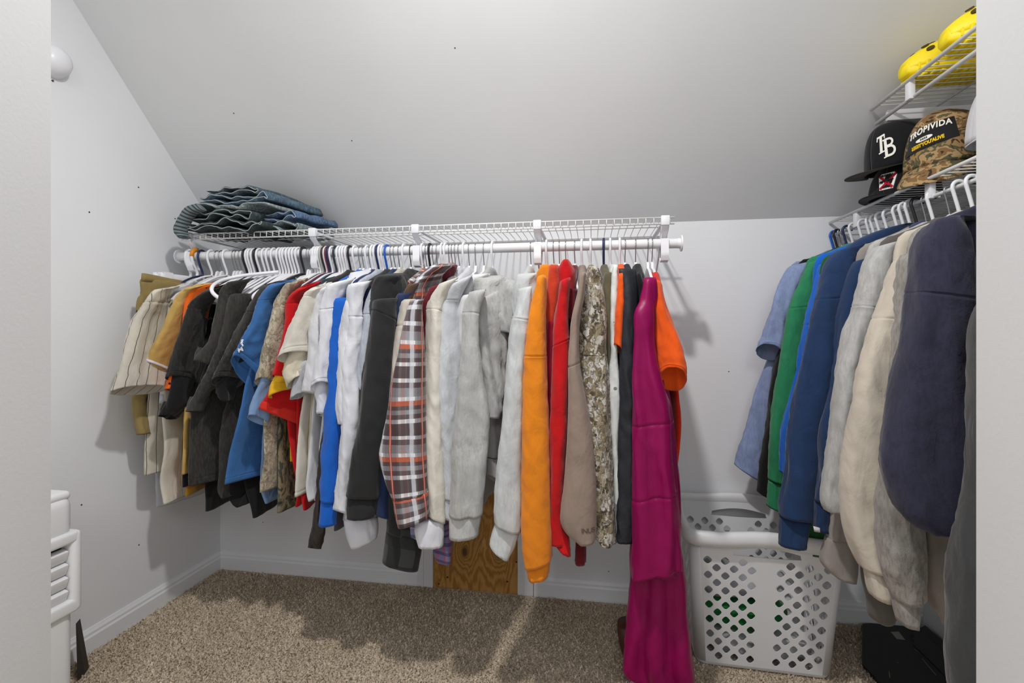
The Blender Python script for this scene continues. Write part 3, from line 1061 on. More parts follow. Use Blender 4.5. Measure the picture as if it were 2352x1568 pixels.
ORANGE_DOT = dotted('orange_dotted', (240, 104, 20), (70, 22, 6), 34, 0.16)
BLACK_TEE = fabric('black_washed_tee', (38, 37, 36), heather=0.25, rgb2=(50, 48, 46))
BLACK = fabric('black_cotton', (22, 22, 23))
CHARCOAL = fabric('charcoal_washed', (50, 48, 45), heather=0.3, rgb2=(64, 62, 58), var=0.3)
BLACK_PRINT = dotted('black_white_print', (24, 24, 26), (225, 225, 225), 26, 0.24)
STEEL_BLUE = fabric('steel_blue_knit', (58, 108, 168))
LIGHT_BLUE = fabric('light_blue_tee', (128, 158, 200))
BEIGE_CAMO = leaf_camo('beige_leaf_camo', [(150, 138, 118), (176, 164, 142), (200, 190, 168), (184, 172, 150), (208, 198, 178)], 30, (112, 100, 82), 0.035, 0.55)
RED = fabric('red_tee', (196, 10, 18))
RED_OR = fabric('red_orange_hem', (220, 48, 36))
YELLOW = fabric('yellow_tee', (232, 180, 34))
OFFWHITE = fabric('off_white_tee', (216, 211, 200))
CREAM = fabric('cream_tee', (220, 212, 190))
WHITE = fabric('white_cotton', (222, 223, 230))
WHITE2 = fabric('white_knit', (214, 214, 218))
GREYTEE = fabric('light_grey_tee', (186, 188, 194))
LEATHER = base_mat('black_leatherette', (38, 32, 30), 0.32)
n_ = tex(LEATHER, 60, 4)
bump(LEATHER, n_.outputs['Fac'], 0.5, 0.003)
ROYAL = fabric('royal_blue_jersey', (22, 98, 200))
ROYAL2 = fabric('bright_blue_fleece', (24, 104, 208))
NAVY = fabric('navy_cotton', (42, 50, 88))
NAVY2 = fabric('deep_navy', (28, 46, 84))
BLUEGREY = fabric('blue_grey_knit', (184, 190, 202), heather=0.15)
SLATE = fabric('slate_jersey', (84, 88, 104))
BLACK_FLEECE = fabric('black_fleece', (40, 40, 41), bumps=0.5)
BEIGE = fabric('beige_shirt', (196, 188, 176))
MAROON = fabric('maroon_cotton', (104, 20, 34))
def plaid(name, base, spec, fuzz=0.15):
    if name in MATS:
        return MATS[name]
    m = stripes(name, base, spec)
    return m
_P, _Q = 0.163, 0.094
def hb(start, wd, c, f):
    return (1, _P, wd, _P - start, c, f)
FLANNEL = plaid('plaid_flannel', (226, 225, 228), [
    hb(0.026, 0.013, (140, 138, 142), 0.9), hb(0.1255, 0.026, (140, 138, 142), 0.9),
    (0, _Q, 0.046, 0.0, (120, 116, 120), 0.72), (0, _Q, 0.010, _Q - 0.060, (150, 156, 172), 0.5), (0, _Q, 0.012, _Q - 0.074, (168, 96, 80), 0.35),
    hb(0.0, 0.0142, (186, 92, 62), 0.95), hb(0.0142, 0.0118, (62, 32, 34), 0.85), hb(0.039, 0.013, (62, 32, 34), 0.85), hb(0.0635, 0.035, (56, 28, 31), 0.88), hb(0.110, 0.0155, (62, 32, 34), 0.85),
    (0, _Q, 0.034, _Q - 0.006, (56, 28, 31), 0.28), (0, _Q, 0.008, _Q - 0.020, (176, 60, 46), 0.7), (0, _Q, 0.002, _Q - 0.023, (232, 190, 170), 0.8), (0, _Q, 0.012, _Q - 0.050, (226, 228, 236), 0.55)])
DARK_PLAID = plaid('dark_grey_plaid', (66, 68, 66), [(0, 0.085, 0.04, 0.0, (30, 31, 31), 0.8), (1, 0.085, 0.036, 0.0, (36, 37, 37), 0.7)])
BLUE_PLAID = plaid('blue_plaid', (150, 154, 182), [(0, 0.03, 0.012, 0.0, (70, 74, 108), 0.7), (1, 0.03, 0.010, 0.0, (76, 78, 112), 0.7), (1, 0.03, 0.002, 0.02, (226, 226, 232), 0.8)])
MULTI_PLAID = plaid('purple_red_plaid', (112, 108, 146), [(0, 0.022, 0.008, 0.0, (170, 70, 80), 0.6), (1, 0.024, 0.009, 0.0, (60, 56, 96), 0.7)])
HEATHER = fabric('heather_grey_fleece', (182, 182, 180), heather=0.12, bumps=0.6)
LIGHT_HEATHER = fabric('light_heather_fleece', (198, 201, 202), heather=0.07, bumps=0.5)
PALE_HEATHER = fabric('pale_grey_knit', (200, 203, 208), heather=0.06)
MUSTARD = fabric('mustard_orange_fleece', (226, 132, 24))
RUST = fabric('rust_red_fleece', (198, 62, 34))
CRIMSON = fabric('crimson_cotton', (150, 10, 44))
BRIGHT_RED = fabric('bright_red_fleece', (190, 12, 20))
TAUPE = fabric('taupe_fleece', (146, 128, 116), bumps=0.4)
LEAF_CAMO = leaf_camo('realistic_leaf_camo', [(84, 76, 60), (206, 200, 190), (140, 126, 102), (180, 170, 150), (214, 210, 204), (112, 100, 80), (164, 150, 124), (150, 136, 110)], 44, (58, 52, 42), 0.04, 0.6)
OLIVE = fabric('olive_fleece', (92, 86, 66))
PALE_PRINT = dotted('pale_printed_tee', (212, 214, 212), (120, 120, 118), 20, 0.10)
ORANGE = fabric('orange_tee', (232, 88, 18))
RED_INSIDE = fabric('orange_red_body', (206, 40, 14))
def jacket_mat(name, rgb, rough):
    m = fabric(name, rgb, rough=rough, sheen=0.0, bumps=0.15)
    return m
TRACK = jacket_mat('black_track_cloth', (44, 46, 52), 0.55)
def satin(name, rgb):
    m = base_mat(name, rgb, 0.40, 0.95, spec=0.22)
    b = m.node_tree.nodes['Principled BSDF']
    b.inputs['Sheen Weight'].default_value = 0.08
    b.inputs['Sheen Tint'].default_value = srgb((240, 120, 170))
    b.inputs['Sheen Roughness'].default_value = 0.35
    n = tex(m, 400, 1)
    bump(m, n.outputs['Fac'], 0.15, 0.001)
    return m
MAGENTA = satin('magenta_satin', (136, 0, 76))
CHAMBRAY = fabric('light_blue_chambray', (140, 156, 196), heather=0.12)
GREEN = fabric('green_fleece', (46, 138, 94))
DKGREEN = fabric('dark_green_cotton', (34, 92, 42))
BLUE_FLEECE = fabric('blue_navy_fleece', (32, 56, 94))
NAVY_FLEECE = fabric('dark_navy_fleece', (48, 48, 68), bumps=0.7, heather=0.2)
CREAM_FLEECE = fabric('cream_fleece', (204, 195, 180), bumps=0.5)
GREY_SHERPA = fabric('grey_sherpa', (158, 154, 148), heather=0.3, bumps=0.9)
TAUPE_GREY = fabric('taupe_grey_cotton', (158, 150, 144))
DARK_COAT = fabric('charcoal_coat', (58, 59, 60))
DARK_GREY = fabric('dark_grey_knit', (92, 88, 82))
GTOP = 'clothes hung on the back rod'
BT = 0.032
def G(name, label, cat, mat, u, pieces):
    return garment(name, label, cat, mat, pieces, u)
def B(rows, u, **k):
    yb = k.pop('yb', 1.50)
    nk = k.pop('neck', True)
    d = dict(w=True, t=BT, fold=0.004, crease=0.0025)
    d.update(k)
    return ('body', px_body(rows, u, yb, nk), d)
def AB(u, **k):
    q = {a: k.pop(a) for a in ('z_sh', 'hem', 'half', 'dx', 'flare') if a in k}
    d = dict(w=True, t=0.03, fold=0.004, crease=0.0025)
    d.update(k)
    return ('body', auto_body(rx(u, ROD_Y), **q), d)

# ------------------------------------------------------------------ left end: short sleeves seen from their right side
G('khaki_shorts', 'khaki work shorts clipped by the waistband at the left end', 'shorts', KHAKI, 428, [
    ('waistband', [(326, 627, 424, 648), (325, 645, 422, 664)], dict(y=(1.47, 1.62), t=[0.03, 0.032], fold=0.002, crease=0.001, deep=0.01)),
    ('leg', [(326, 640, 422, 660), (325, 672, 415, 690), (315, 706, 400, 722), (320, 800, 380, 800), (314, 925, 350, 920), (326, 997, 342, 997)], dict(y=(1.475, 1.61), t=0.04, crease=0.007)),
    ('size_tag', [(313, 712, 319, 714), (313, 718, 319, 721)], dict(y=1.465, t=0.004, m=BLACK, fold=0, crease=0, deep=0.001, label='small black fabric tag')),
])
G('tee_shirt', 'pale grey tee hem hanging lowest against the left wall', 'shirt', PALE_TEE, 434, [
    B([(372, 700), (362, 800), (360, 950), (357, 1097), (359, 1165)], 434, yb=1.58)])
G('baseball_shirt', 'cream pinstriped short sleeve baseball shirt', 'shirt', CREAM_PIN, 441, [
    B([(356, 690), (345, 800), (340, 915), (333, 1018), (332, 1092)], 441, yb=1.505),
    ('sleeve', [(356, 668, 398, 664, 1.40, 1.53), (332, 706, 378, 712, 1.385, 1.53), (307, 741, 376, 760, 1.37, 1.52), (282, 825, 380, 820, 1.355, 1.51), (255, 899, 384, 893, 1.335, 1.50)], dict(y=(1.405, 1.54), t=[0.03, 0.045, 0.05, 0.055, 0.06], seams=(0.14,), tz=0.018, crease=0.004))])
G('jersey_shirt', 'cream baseball jersey with buttonholes hanging behind the tan polo', 'shirt', CREAM_JER, 462, [
    B([(385, 690), (376, 850), (374, 950), (378, 1030), (369, 1100), (377, 1158)], 462, yb=1.50),
    ('sleeve', [(394, 664, 442, 646), (372, 700, 425, 700), (372, 790, 420, 790), (371, 885, 412, 890), (371, 925, 395, 918)], dict(y=(1.50, 1.58), m=WHITE2, t=0.03, label='white sleeve')),
    ('sleeve_band', [(371, 905, 404, 903), (371, 926, 396, 920)], dict(y=(1.497, 1.577), t=0.034, m=PALE_TEE, fold=0, crease=0.001, deep=0.01, label='striped sleeve band'))])
G('polo_shirt', 'tan polo shirt with a white stripe above the sleeve hem', 'shirt', TAN, 478, [
    B([(432, 690), (428, 800), (426, 940), (420, 1090)], 478, yb=1.50),
    ('sleeve', [(434, 661, 474, 651), (424, 670, 446, 668), (411, 687, 431, 697), (370, 763, 422, 755), (346, 806, 398, 812), (329, 839, 380, 864)], dict(y=(1.42, 1.50), t=0.04, fold=0.003, tz=0.006)),
    ('sleeve_stripe', [(334.5, 824, 388, 846), (332, 830, 385.5, 853)], dict(y=(1.415, 1.498), t=0.044, m=WHITE, fold=0, crease=0, deep=0.002, label='white woven stripe'))])
G('jersey_shirt', 'orange jersey with dark spots and a gold hem', 'shirt', ORANGE_DOT, 490, [
    B([(452, 690), (440, 850), (432, 1000), (429, 1120)], 490, yb=1.53),
    ('hem', px_body([(429, 1119), (427, 1140)], 490, 1.53, False), dict(w=True, t=0.025, m=fabric('gold_hem', (200, 148, 40)), deep=0.01, label='gold hem band')),
    ('sleeve', [(440, 664, 504, 648), (428, 690, 485, 688), (422, 750, 470, 750), (400, 820, 450, 820), (386, 872, 430, 882), (385, 893, 412, 898)], dict(y=(1.435, 1.52)))])
G('tee_shirt', 'black and white printed tee showing left of the charcoal tee', 'shirt', BLACK_PRINT, 497, [
    B([(458, 720), (440, 880), (424, 970), (420, 1050), (420, 1119)], 497, yb=1.51)])
G('tee_shirt', 'washed black tee with a silver collar trim beside the tan polo', 'shirt', BLACK_TEE, 512, [
    B([(478, 690), (455, 800), (445, 900), (440, 1000), (438, 1080)], 512, yb=1.52),
    ('sleeve', [(474, 668, 528, 652), (442, 697, 478, 700), (427, 743, 457, 745), (405, 796, 450, 800), (383, 866, 438, 874)], dict(y=(1.42, 1.50), t=0.042, seams=(0.3, 0.93), fold=0.003, tz=0.01))])
G('long_sleeve_shirt', 'black shirt with a drooping sleeve point beneath the washed black tee', 'shirt', BLACK, 530, [
    B([(495, 690), (470, 850), (462, 1000), (472, 1120), (474, 1178)], 530, yb=1.56),
    ('sleeve', [(440, 740, 470, 735), (415, 830, 448, 830), (395, 882, 440, 880), (385, 925, 433, 925), (379, 953, 398, 963)], dict(y=(1.44, 1.52), t=0.04))])
G('hooded_sweatshirt', 'washed charcoal sweatshirt with pale seams and two narrow sleeve ends', 'sweatshirt', CHARCOAL, 588, [
    B([(520, 680), (485, 800), (458, 880), (440, 950), (435, 1044), (432, 1117)], 588, yb=1.47, t=0.03, seams=(0.955,)),
    ('sleeve', [(524, 648, 575, 642), (510, 674, 540, 690), (495, 741, 528, 745), (478, 790, 510, 800), (457, 830, 482, 842)], dict(y=(1.42, 1.48), t=0.04, seams=(0.22,), tz=0.008)),
    ('sleeve', [(530, 680, 575, 680), (512, 760, 548, 760), (492, 830, 522, 835), (466, 880, 502, 885), (441, 927, 480, 895), (438, 944, 460, 947)], dict(y=(1.43, 1.50), t=0.04))])
G('tee_shirt', 'charcoal tee with a wide hemmed sleeve left of the blue shirt', 'shirt', CHARCOAL, 610, [
    B([(572, 690), (540, 850), (508, 980), (503, 1080), (500, 1125), (508, 1145)], 610, yb=1.50, t=0.028),
    ('sleeve', [(604, 660, 648, 648), (578, 705, 614, 712), (556, 742, 602, 750), (530, 790, 588, 800), (505, 835, 568, 840), (485, 873, 558, 882)], dict(y=(1.42, 1.51), t=0.045, seams=(0.3, 0.92), tz=0.02))])
G('tee_shirt', 'plain black tee whose hem pokes out under the blue shirt', 'shirt', BLACK, 628, [
    B([(610, 690), (585, 850), (565, 1000), (560, 1100), (577, 1165), (582, 1190)], 628, yb=1.56),
    ('sleeve', [(575, 800, 610, 805), (520, 860, 560, 862), (498, 888, 545, 892), (506, 917, 532, 906)], dict(y=(1.45, 1.53), t=0.03, tz=0.015)),
    ('hem', px_body([(527, 1110), (530, 1150), (545, 1165)], 620, 1.53, False), dict(w=True, t=0.022))])
BLUE = G('polo_shirt', 'steel blue knit shirt with white lettering on its sleeve', 'shirt', STEEL_BLUE, 655, [
    B([(612, 700), (588, 800), (565, 886), (549, 961), (528, 1038), (516, 1112)], 655, yb=1.47, t=0.03, seams=(0.96,)),
    ('sleeve', [(621, 655, 674, 644), (599, 687, 645, 676), (585, 730, 632, 735), (568, 764, 622, 775), (548, 792, 609, 820), (532, 818, 590, 886)], dict(y=(1.41, 1.50), t=0.045, seams=(0.2, 0.9), tz=0.02))])
G('tee_shirt', 'light blue tee with its sleeve end below the blue knit shirt', 'shirt', LIGHT_BLUE, 668, [
    B([(640, 690), (618, 850), (606, 980), (600, 1080), (598, 1120), (610, 1157)], 668, yb=1.53),
    ('sleeve', [(612, 820, 640, 820), (600, 870, 628, 870), (582, 915, 620, 920), (572, 955, 614, 975)], dict(y=(1.43, 1.49), t=0.03, tz=0.01))])
G('tee_shirt', 'beige leaf camouflage tee between the blue shirt and the red tee', 'shirt', BEIGE_CAMO, 700, [
    B([(648, 700), (628, 850), (608, 950), (608, 1050), (599, 1104), (598, 1131)], 700, yb=1.48, t=0.03),
    ('sleeve', [(656, 653, 700, 641), (640, 692, 664, 690), (632, 724, 656, 735), (614, 780, 649, 790), (600, 840, 637, 850), (591, 870, 625, 890)], dict(y=(1.42, 1.48), t=0.04, seams=(0.28,), tz=0.012))])
G('work_shirt', 'grey green camouflage shirt hem low behind the beige camouflage tee', 'shirt', camo('grey_green_camo', [(52, 56, 50), (96, 92, 76), (132, 122, 98), (72, 74, 62)], 22), 712, [
    B([(668, 700), (650, 850), (640, 980), (640, 1120), (638, 1178)], 712, yb=1.52)])
G('tee_shirt', 'yellow tee with its sleeve end over the red sleeve', 'shirt', YELLOW, 722, [
    B([(690, 700), (672, 850), (668, 950), (668, 1060)], 722, yb=1.53),
    ('sleeve', [(660, 790, 700, 790), (640, 850, 680, 855), (622, 885, 668, 882), (616, 911, 670, 898)], dict(y=(1.43, 1.49), t=0.04, tz=0.012, seams=(0.8,)))])
G('tee_shirt', 'red tee with a low wide sleeve beneath the yellow sleeve', 'shirt', RED, 716, [
    B([(682, 700), (668, 850), (662, 960), (672, 1050), (684, 1130), (680, 1165)], 716, yb=1.50, t=0.03),
    ('sleeve', [(662, 820, 705, 820), (630, 880, 698, 885), (610, 910, 696, 930), (596, 932, 694, 962)], dict(y=(1.45, 1.55), t=0.045, tz=0.012)),
    ('sleeve_hem', [(601, 920, 694, 944), (592, 937, 692, 977)], dict(y=(1.447, 1.548), t=0.05, m=RED_OR, fold=0.002, crease=0.001, deep=0.01, label='lighter red sleeve hem'))])
G('tee_shirt', 'red tee with its shoulder beside the off white tee', 'shirt', RED, 735, [
    B([(712, 700), (690, 850), (684, 980), (690, 1100), (700, 1172)], 735, yb=1.505),
    ('sleeve', [(682, 665, 732, 648), (659, 694, 704, 690), (656, 740, 694, 745), (648, 790, 682, 800), (633, 862, 666, 872)], dict(y=(1.42, 1.49), t=0.04, seams=(0.22,)))])
G('jersey_shirt', 'dark teal tee with only its collar above the red tee shoulder', 'shirt', fabric('dark_teal_tee', (44, 70, 80)), 748, [
    ('body', [(716, 650, 770, 634), (712, 662, 765, 655), (722, 700, 745, 700), (715, 800, 735, 800)], dict(y=(1.52, 1.62), t=0.02))])
G('tee_shirt', 'off white tee with a broad flaring hemmed sleeve', 'shirt', OFFWHITE, 760, [
    B([(728, 690), (712, 800), (701, 900), (689, 984), (682, 1073), (678, 1141)], 760, yb=1.47, t=0.03, seams=(0.97,)),
    ('sleeve', [(716, 664, 756, 650), (702, 682, 730, 688), (686, 722, 717, 738), (666, 759, 707, 770), (647, 802, 713, 795), (637, 822, 719, 818)], dict(y=(1.385, 1.45), t=[0.03, 0.04, 0.045, 0.05, 0.06, 0.065], seams=(0.18, 0.9), tz=0.02))])
G('tee_shirt', 'cream tee with a crumpled sleeve inside the off white one', 'shirt', CREAM, 766, [
    B([(735, 700), (722, 850), (712, 980), (708, 1100)], 766, yb=1.50),
    ('sleeve', [(678, 780, 715, 780), (658, 830, 709, 835), (651, 860, 709, 850), (662, 882, 702, 872)], dict(y=(1.41, 1.46), t=0.05, tz=0.022, crease=0.007))])
G('tee_shirt', 'light grey tee with a small sleeve end over the red one', 'shirt', GREYTEE, 772, [
    B([(742, 700), (730, 850), (722, 980), (716, 1090)], 772, yb=1.50),
    ('sleeve', [(690, 830, 720, 830), (680, 870, 708, 868), (671, 913, 702, 906)], dict(y=(1.425, 1.465), t=0.03, tz=0.012, crease=0.005))])
G('tee_shirt', 'white tee with deep folds just right of the off white tee', 'shirt', WHITE2, 790, [
    B([(752, 690), (735, 800), (722, 900), (714, 1000), (708, 1080), (704, 1120), (710, 1152)], 790, yb=1.47, t=0.03),
    ('sleeve', [(732, 664, 784, 648), (717, 700, 748, 695), (714, 760, 742, 760), (712, 820, 734, 820), (702, 900, 728, 905)], dict(y=(1.41, 1.46), t=0.04, crease=0.007))])
G('tee_shirt', 'white tee with a long hemmed sleeve and crumpled lining end', 'shirt', WHITE, 808, [
    B([(775, 690), (760, 800), (748, 900), (738, 1000), (730, 1100), (724, 1150)], 808, yb=1.47),
    ('sleeve', [(752, 655, 812, 640), (744, 700, 780, 690), (742, 755, 773, 745), (729, 826, 768, 800), (718, 885, 766, 896)], dict(y=(1.39, 1.445), t=0.045, seams=(0.25, 0.93), tz=0.02)),
    ('sleeve_end', [(735, 850, 762, 850), (724, 898, 758, 902), (734, 930, 753, 935), (731, 950, 747, 957)], dict(y=(1.415, 1.45), t=0.035, crease=0.009))])
G('jacket', 'narrow black leatherette jacket sleeve hanging between white and blue', 'jacket', LEATHER, 815, [
    AB(815, hem=0.66),
    ('sleeve', [(766, 800, 778, 800), (758, 880, 768, 880), (749, 980, 761, 980), (738, 1060, 750, 1060), (726, 1140, 743, 1140), (716, 1222, 746, 1222), (718, 1259, 728, 1258)], dict(y=(1.435, 1.455), t=0.035, crease=0.006))])
G('long_sleeve_shirt', 'royal blue long sleeve jersey between two white tees', 'shirt', ROYAL, 838, [
    AB(838, hem=0.62),
    ('sleeve', [(776, 690, 788, 690), (769, 800, 780, 800), (765, 900, 777, 900), (754, 950, 778, 980), (746, 1030, 777, 1040), (740, 1110, 776, 1110), (738, 1152, 774, 1152)], dict(y=(1.40, 1.44), t=0.05)),
    ('cuff', [(738, 1150, 774, 1150), (733, 1209, 770, 1198)], dict(y=(1.402, 1.44), t=0.05, fold=0.001, crease=0.002, deep=0.02))])
G('tee_shirt', 'white tee with a narrow folded sleeve right of the royal blue jersey', 'shirt', WHITE, 842, [
    B([(806, 690), (790, 800), (780, 950), (773, 1000), (764, 1060), (756, 1120)], 842, yb=1.44, t=0.03),
    ('sleeve', [(795, 690, 828, 680), (784, 760, 806, 760), (778, 850, 803, 850), (773, 930, 801, 925), (781, 975, 803, 975)], dict(y=(1.39, 1.42), t=0.04, crease=0.005))])
G('jersey_shirt', 'slate blue tee hem under the white long sleeve', 'shirt', SLATE, 850, [
    B([(815, 700), (800, 850), (786, 1000), (778, 1120), (770, 1180), (769, 1219)], 850, yb=1.47)])
G('long_sleeve_shirt', 'white long sleeve shirt with a band collar left of the navy shirt', 'shirt', WHITE, 856, [
    AB(856, hem=0.56),
    ('collar', [(796, 640, 848, 622), (794, 662, 852, 650)], dict(y=(1.55, 1.64), t=0.05, fold=0.001)),
    ('sleeve', [(800, 655, 850, 648), (797, 690, 830, 690), (800, 770, 823, 770), (783, 850, 821, 850), (787, 950, 824, 950), (780, 1050, 816, 1050), (776, 1120, 803, 1120), (774, 1172, 797, 1181)], dict(y=(1.385, 1.42), t=0.05, seams=(0.15,), crease=0.005))])
G('hooded_sweatshirt', 'white hoodie whose ribbed cuff hangs below the black sleeve', 'sweatshirt', WHITE, 868, [
    AB(868, hem=0.60),
    ('sleeve', [(840, 700, 868, 700), (820, 900, 860, 900), (797, 1100, 868, 1100), (787, 1192, 868, 1187)], dict(y=(1.46, 1.50), t=0.05)),
    ('cuff', [(789, 1190, 868, 1186), (794, 1224, 868, 1213), (806, 1257, 866, 1231)], dict(y=(1.455, 1.49), t=0.06, fold=0.003, crease=0.005, rib=15))])
G('long_sleeve_shirt', 'navy shirt shoulder between the white shirt and the pale blue one', 'shirt', NAVY, 870, [
    AB(870, hem=0.64),
    ('sleeve', [(846, 662, 874, 655), (827, 700, 856, 700), (824, 740, 852, 740), (823, 800, 838, 800), (822, 900, 832, 900)], dict(y=(1.43, 1.47), t=0.04))])
G('sweatshirt', 'pale blue grey knit sweatshirt left of the black hoodie', 'sweatshirt', BLUEGREY, 880, [
    AB(880, hem=0.62),
    ('sleeve', [(856, 664, 888, 655), (843, 710, 868, 705), (832, 770, 862, 770), (825, 820, 852, 830), (821, 900, 842, 900), (823, 1000, 838, 1000), (806, 1100, 832, 1100)], dict(y=(1.40, 1.44), t=0.05, seams=(0.14,)))])
G('hooded_sweatshirt', 'black fleece hoodie with hanging hood and long sleeve', 'sweatshirt', BLACK_FLEECE, 900, [
    AB(900, hem=0.56),
    ('hood', [(882, 634, 910, 632), (864, 652, 925, 650), (855, 684, 929, 690), (853, 714, 922, 732), (860, 750, 912, 760)], dict(y=(1.39, 1.50), t=0.07, fold=0.006, crease=0.004)),
    ('sleeve', [(858, 690, 910, 690), (852, 722, 907, 752), (842, 800, 903, 815), (831, 920, 893, 925), (823, 980, 890, 970), (808, 1050, 876, 1060), (797, 1138, 869, 1138)], dict(y=(1.37, 1.41), t=0.07, seams=(0.08,), fold=0.008)),
    ('sleeve', [(838, 820, 860, 820), (828, 870, 850, 870), (825, 930, 850, 930), (826, 990, 850, 990)], dict(y=(1.40, 1.42), t=0.04, label='far sleeve fold')),
    ('cuff', [(799, 1136, 867, 1136), (796, 1165, 866, 1160), (797, 1188, 860, 1183)], dict(y=(1.375, 1.41), t=0.065, fold=0.002, rib=14, deep=0.02))])
G('hooded_sweatshirt', 'navy hoodie with a slim sleeve between black fleece and beige shirt', 'sweatshirt', NAVY2, 916, [
    AB(916, hem=0.60),
    ('sleeve', [(920, 676, 942, 668), (908, 710, 930, 705), (905, 760, 922, 760), (896, 830, 910, 830), (880, 1000, 902, 1000), (870, 1100, 894, 1100), (868, 1186, 891, 1189)], dict(y=(1.40, 1.43), t=0.05))])
G('button_shirt', 'beige button shirt edge left of the plaid flannel', 'shirt', BEIGE, 930, [
    AB(930, hem=0.62),
    ('collar', [(940, 655, 962, 645), (928, 690, 948, 690), (926, 725, 940, 725)], dict(y=(1.40, 1.46), t=0.02, m=fabric('brown_collar', (88, 66, 50)), label='brown collar')),
    ('sleeve', [(928, 690, 950, 690), (917, 730, 942, 730), (902, 826, 932, 826), (894, 920, 922, 920), (888, 1000, 912, 1000)], dict(y=(1.385, 1.41), t=0.05, seams=(0.2,)))])
G('flannel_shirt', 'dark grey checked flannel with its buttoned cuff hanging low', 'shirt', DARK_PLAID, 950, [
    AB(950, hem=0.62),
    ('sleeve', [(915, 900, 955, 900), (905, 1050, 955, 1050), (893, 1150, 961, 1150), (889, 1216, 967, 1238)], dict(y=(1.42, 1.46), t=0.06)),
    ('cuff', [(888, 1212, 968, 1236), (883, 1250, 968, 1265), (878, 1288, 960, 1307)], dict(y=(1.415, 1.455), t=0.07, fold=0.001, crease=0.002))])
G('flannel_shirt', 'maroon shirt behind the plaid flannel collar', 'shirt', MAROON, 1012, [
    AB(1012, hem=0.64),
    ('collar', [(1018, 616, 1042, 610), (1000, 640, 1040, 632), (985, 662, 1030, 655)], dict(y=(1.50, 1.60), t=0.05)),
    ('sleeve', [(992, 660, 1030, 650), (974, 700, 1000, 700), (971, 760, 988, 760), (975, 850, 985, 850)], dict(y=(1.42, 1.47), t=0.04))])
PLAID = G('flannel_shirt', 'red black and white plaid flannel shirt with a turned cuff', 'shirt', FLANNEL, 984, [
    AB(984, hem=0.56),
    ('collar', [(1004, 610, 1034, 606), (962, 640, 1024, 628), (944, 668, 1006, 660), (946, 700, 988, 716)], dict(y=(1.44, 1.54), t=0.06, fold=0.008, crease=0.006)),
    ('sleeve', [(946, 690, 968, 688), (934, 715, 971, 715), (922, 767, 974, 770), (914, 820, 977, 820), (900, 880, 978, 880), (890, 950, 978, 945), (878, 1010, 979, 1010), (872, 1045, 981, 1045), (884, 1095, 982, 1090), (902, 1144, 983, 1130)], dict(y=(1.365, 1.385), t=0.07, fold=0.003, crease=0.002)),
    ('cuff', [(902, 1142, 984, 1127), (908, 1180, 985, 1160), (915, 1208, 985, 1184)], dict(y=(1.36, 1.38), t=0.078, fold=0.001, crease=0.001, deep=0.02))])
G('flannel_shirt', 'pale blue checked shirt hem below the plaid cuff', 'shirt', BLUE_PLAID, 1000, [
    AB(1000, hem=0.64),
    ('sleeve', [(940, 950, 990, 950), (934, 1150, 990, 1150), (931, 1205, 993, 1207), (945, 1257, 993, 1257)], dict(y=(1.44, 1.47), t=0.05))])
G('flannel_shirt', 'purple and red checked cuff hanging in front of the plywood', 'shirt', MULTI_PLAID, 1040, [
    AB(1040, hem=0.64),
    ('sleeve', [(1010, 950, 1040, 950), (1004, 1100, 1038, 1100), (996, 1230, 1038, 1225)], dict(y=(1.46, 1.48), t=0.05)),
    ('cuff', [(995, 1225, 1039, 1220), (995, 1255, 1038, 1262), (1002, 1287, 1030, 1288)], dict(y=(1.455, 1.475), t=0.06))])
G('sweatshirt', 'white crewneck sweatshirt with a long cuff right of the plaid flannel', 'sweatshirt', OFFWHITE, 1022, [
    AB(1022, hem=0.56),
    ('sleeve', [(1010, 652, 1048, 640), (993, 688, 1014, 690), (986, 727, 1008, 735), (983, 810, 1007, 810), (981, 920, 1006, 900), (978, 1000, 1010, 1000), (981, 1100, 1017, 1090), (984, 1185, 1019, 1197)], dict(y=(1.39, 1.415), t=0.06, seams=(0.14,))),
    ('cuff', [(962, 1190, 1019, 1194), (952, 1212, 1020, 1215), (960, 1252, 1019, 1250)], dict(y=(1.39, 1.41), t=0.06, fold=0.002, rib=15, m=WHITE))])
G('sweatshirt', 'smooth pale grey sweatshirt between the white one and the heather hoodie', 'sweatshirt', PALE_HEATHER, 1065, [
    AB(1065, hem=0.56),
    ('sleeve', [(1028, 656, 1082, 634), (1013, 688, 1052, 690), (1007, 745, 1052, 740), (1005, 830, 1060, 810), (1004, 940, 1050, 940), (1012, 1030, 1040, 1030), (1016, 1147, 1038, 1142)], dict(y=(1.40, 1.44), t=0.06, seams=(0.1,))),
    ('cuff', [(1018, 1146, 1038, 1142), (1022, 1194, 1035, 1196)], dict(y=(1.40, 1.43), t=0.045, rib=12))])
G('hooded_sweatshirt', 'white hoodie collar between two pale grey sweatshirts', 'sweatshirt', WHITE2, 1082, [
    AB(1082, hem=0.60),
    ('hood', [(1092, 632, 1112, 630), (1072, 655, 1108, 650), (1056, 685, 1090, 680)], dict(y=(1.46, 1.54), t=0.05, crease=0.006)),
    ('sleeve', [(1060, 680, 1085, 675), (1050, 720, 1074, 720), (1052, 800, 1068, 800), (1055, 900, 1066, 900)], dict(y=(1.42, 1.45), t=0.05))])
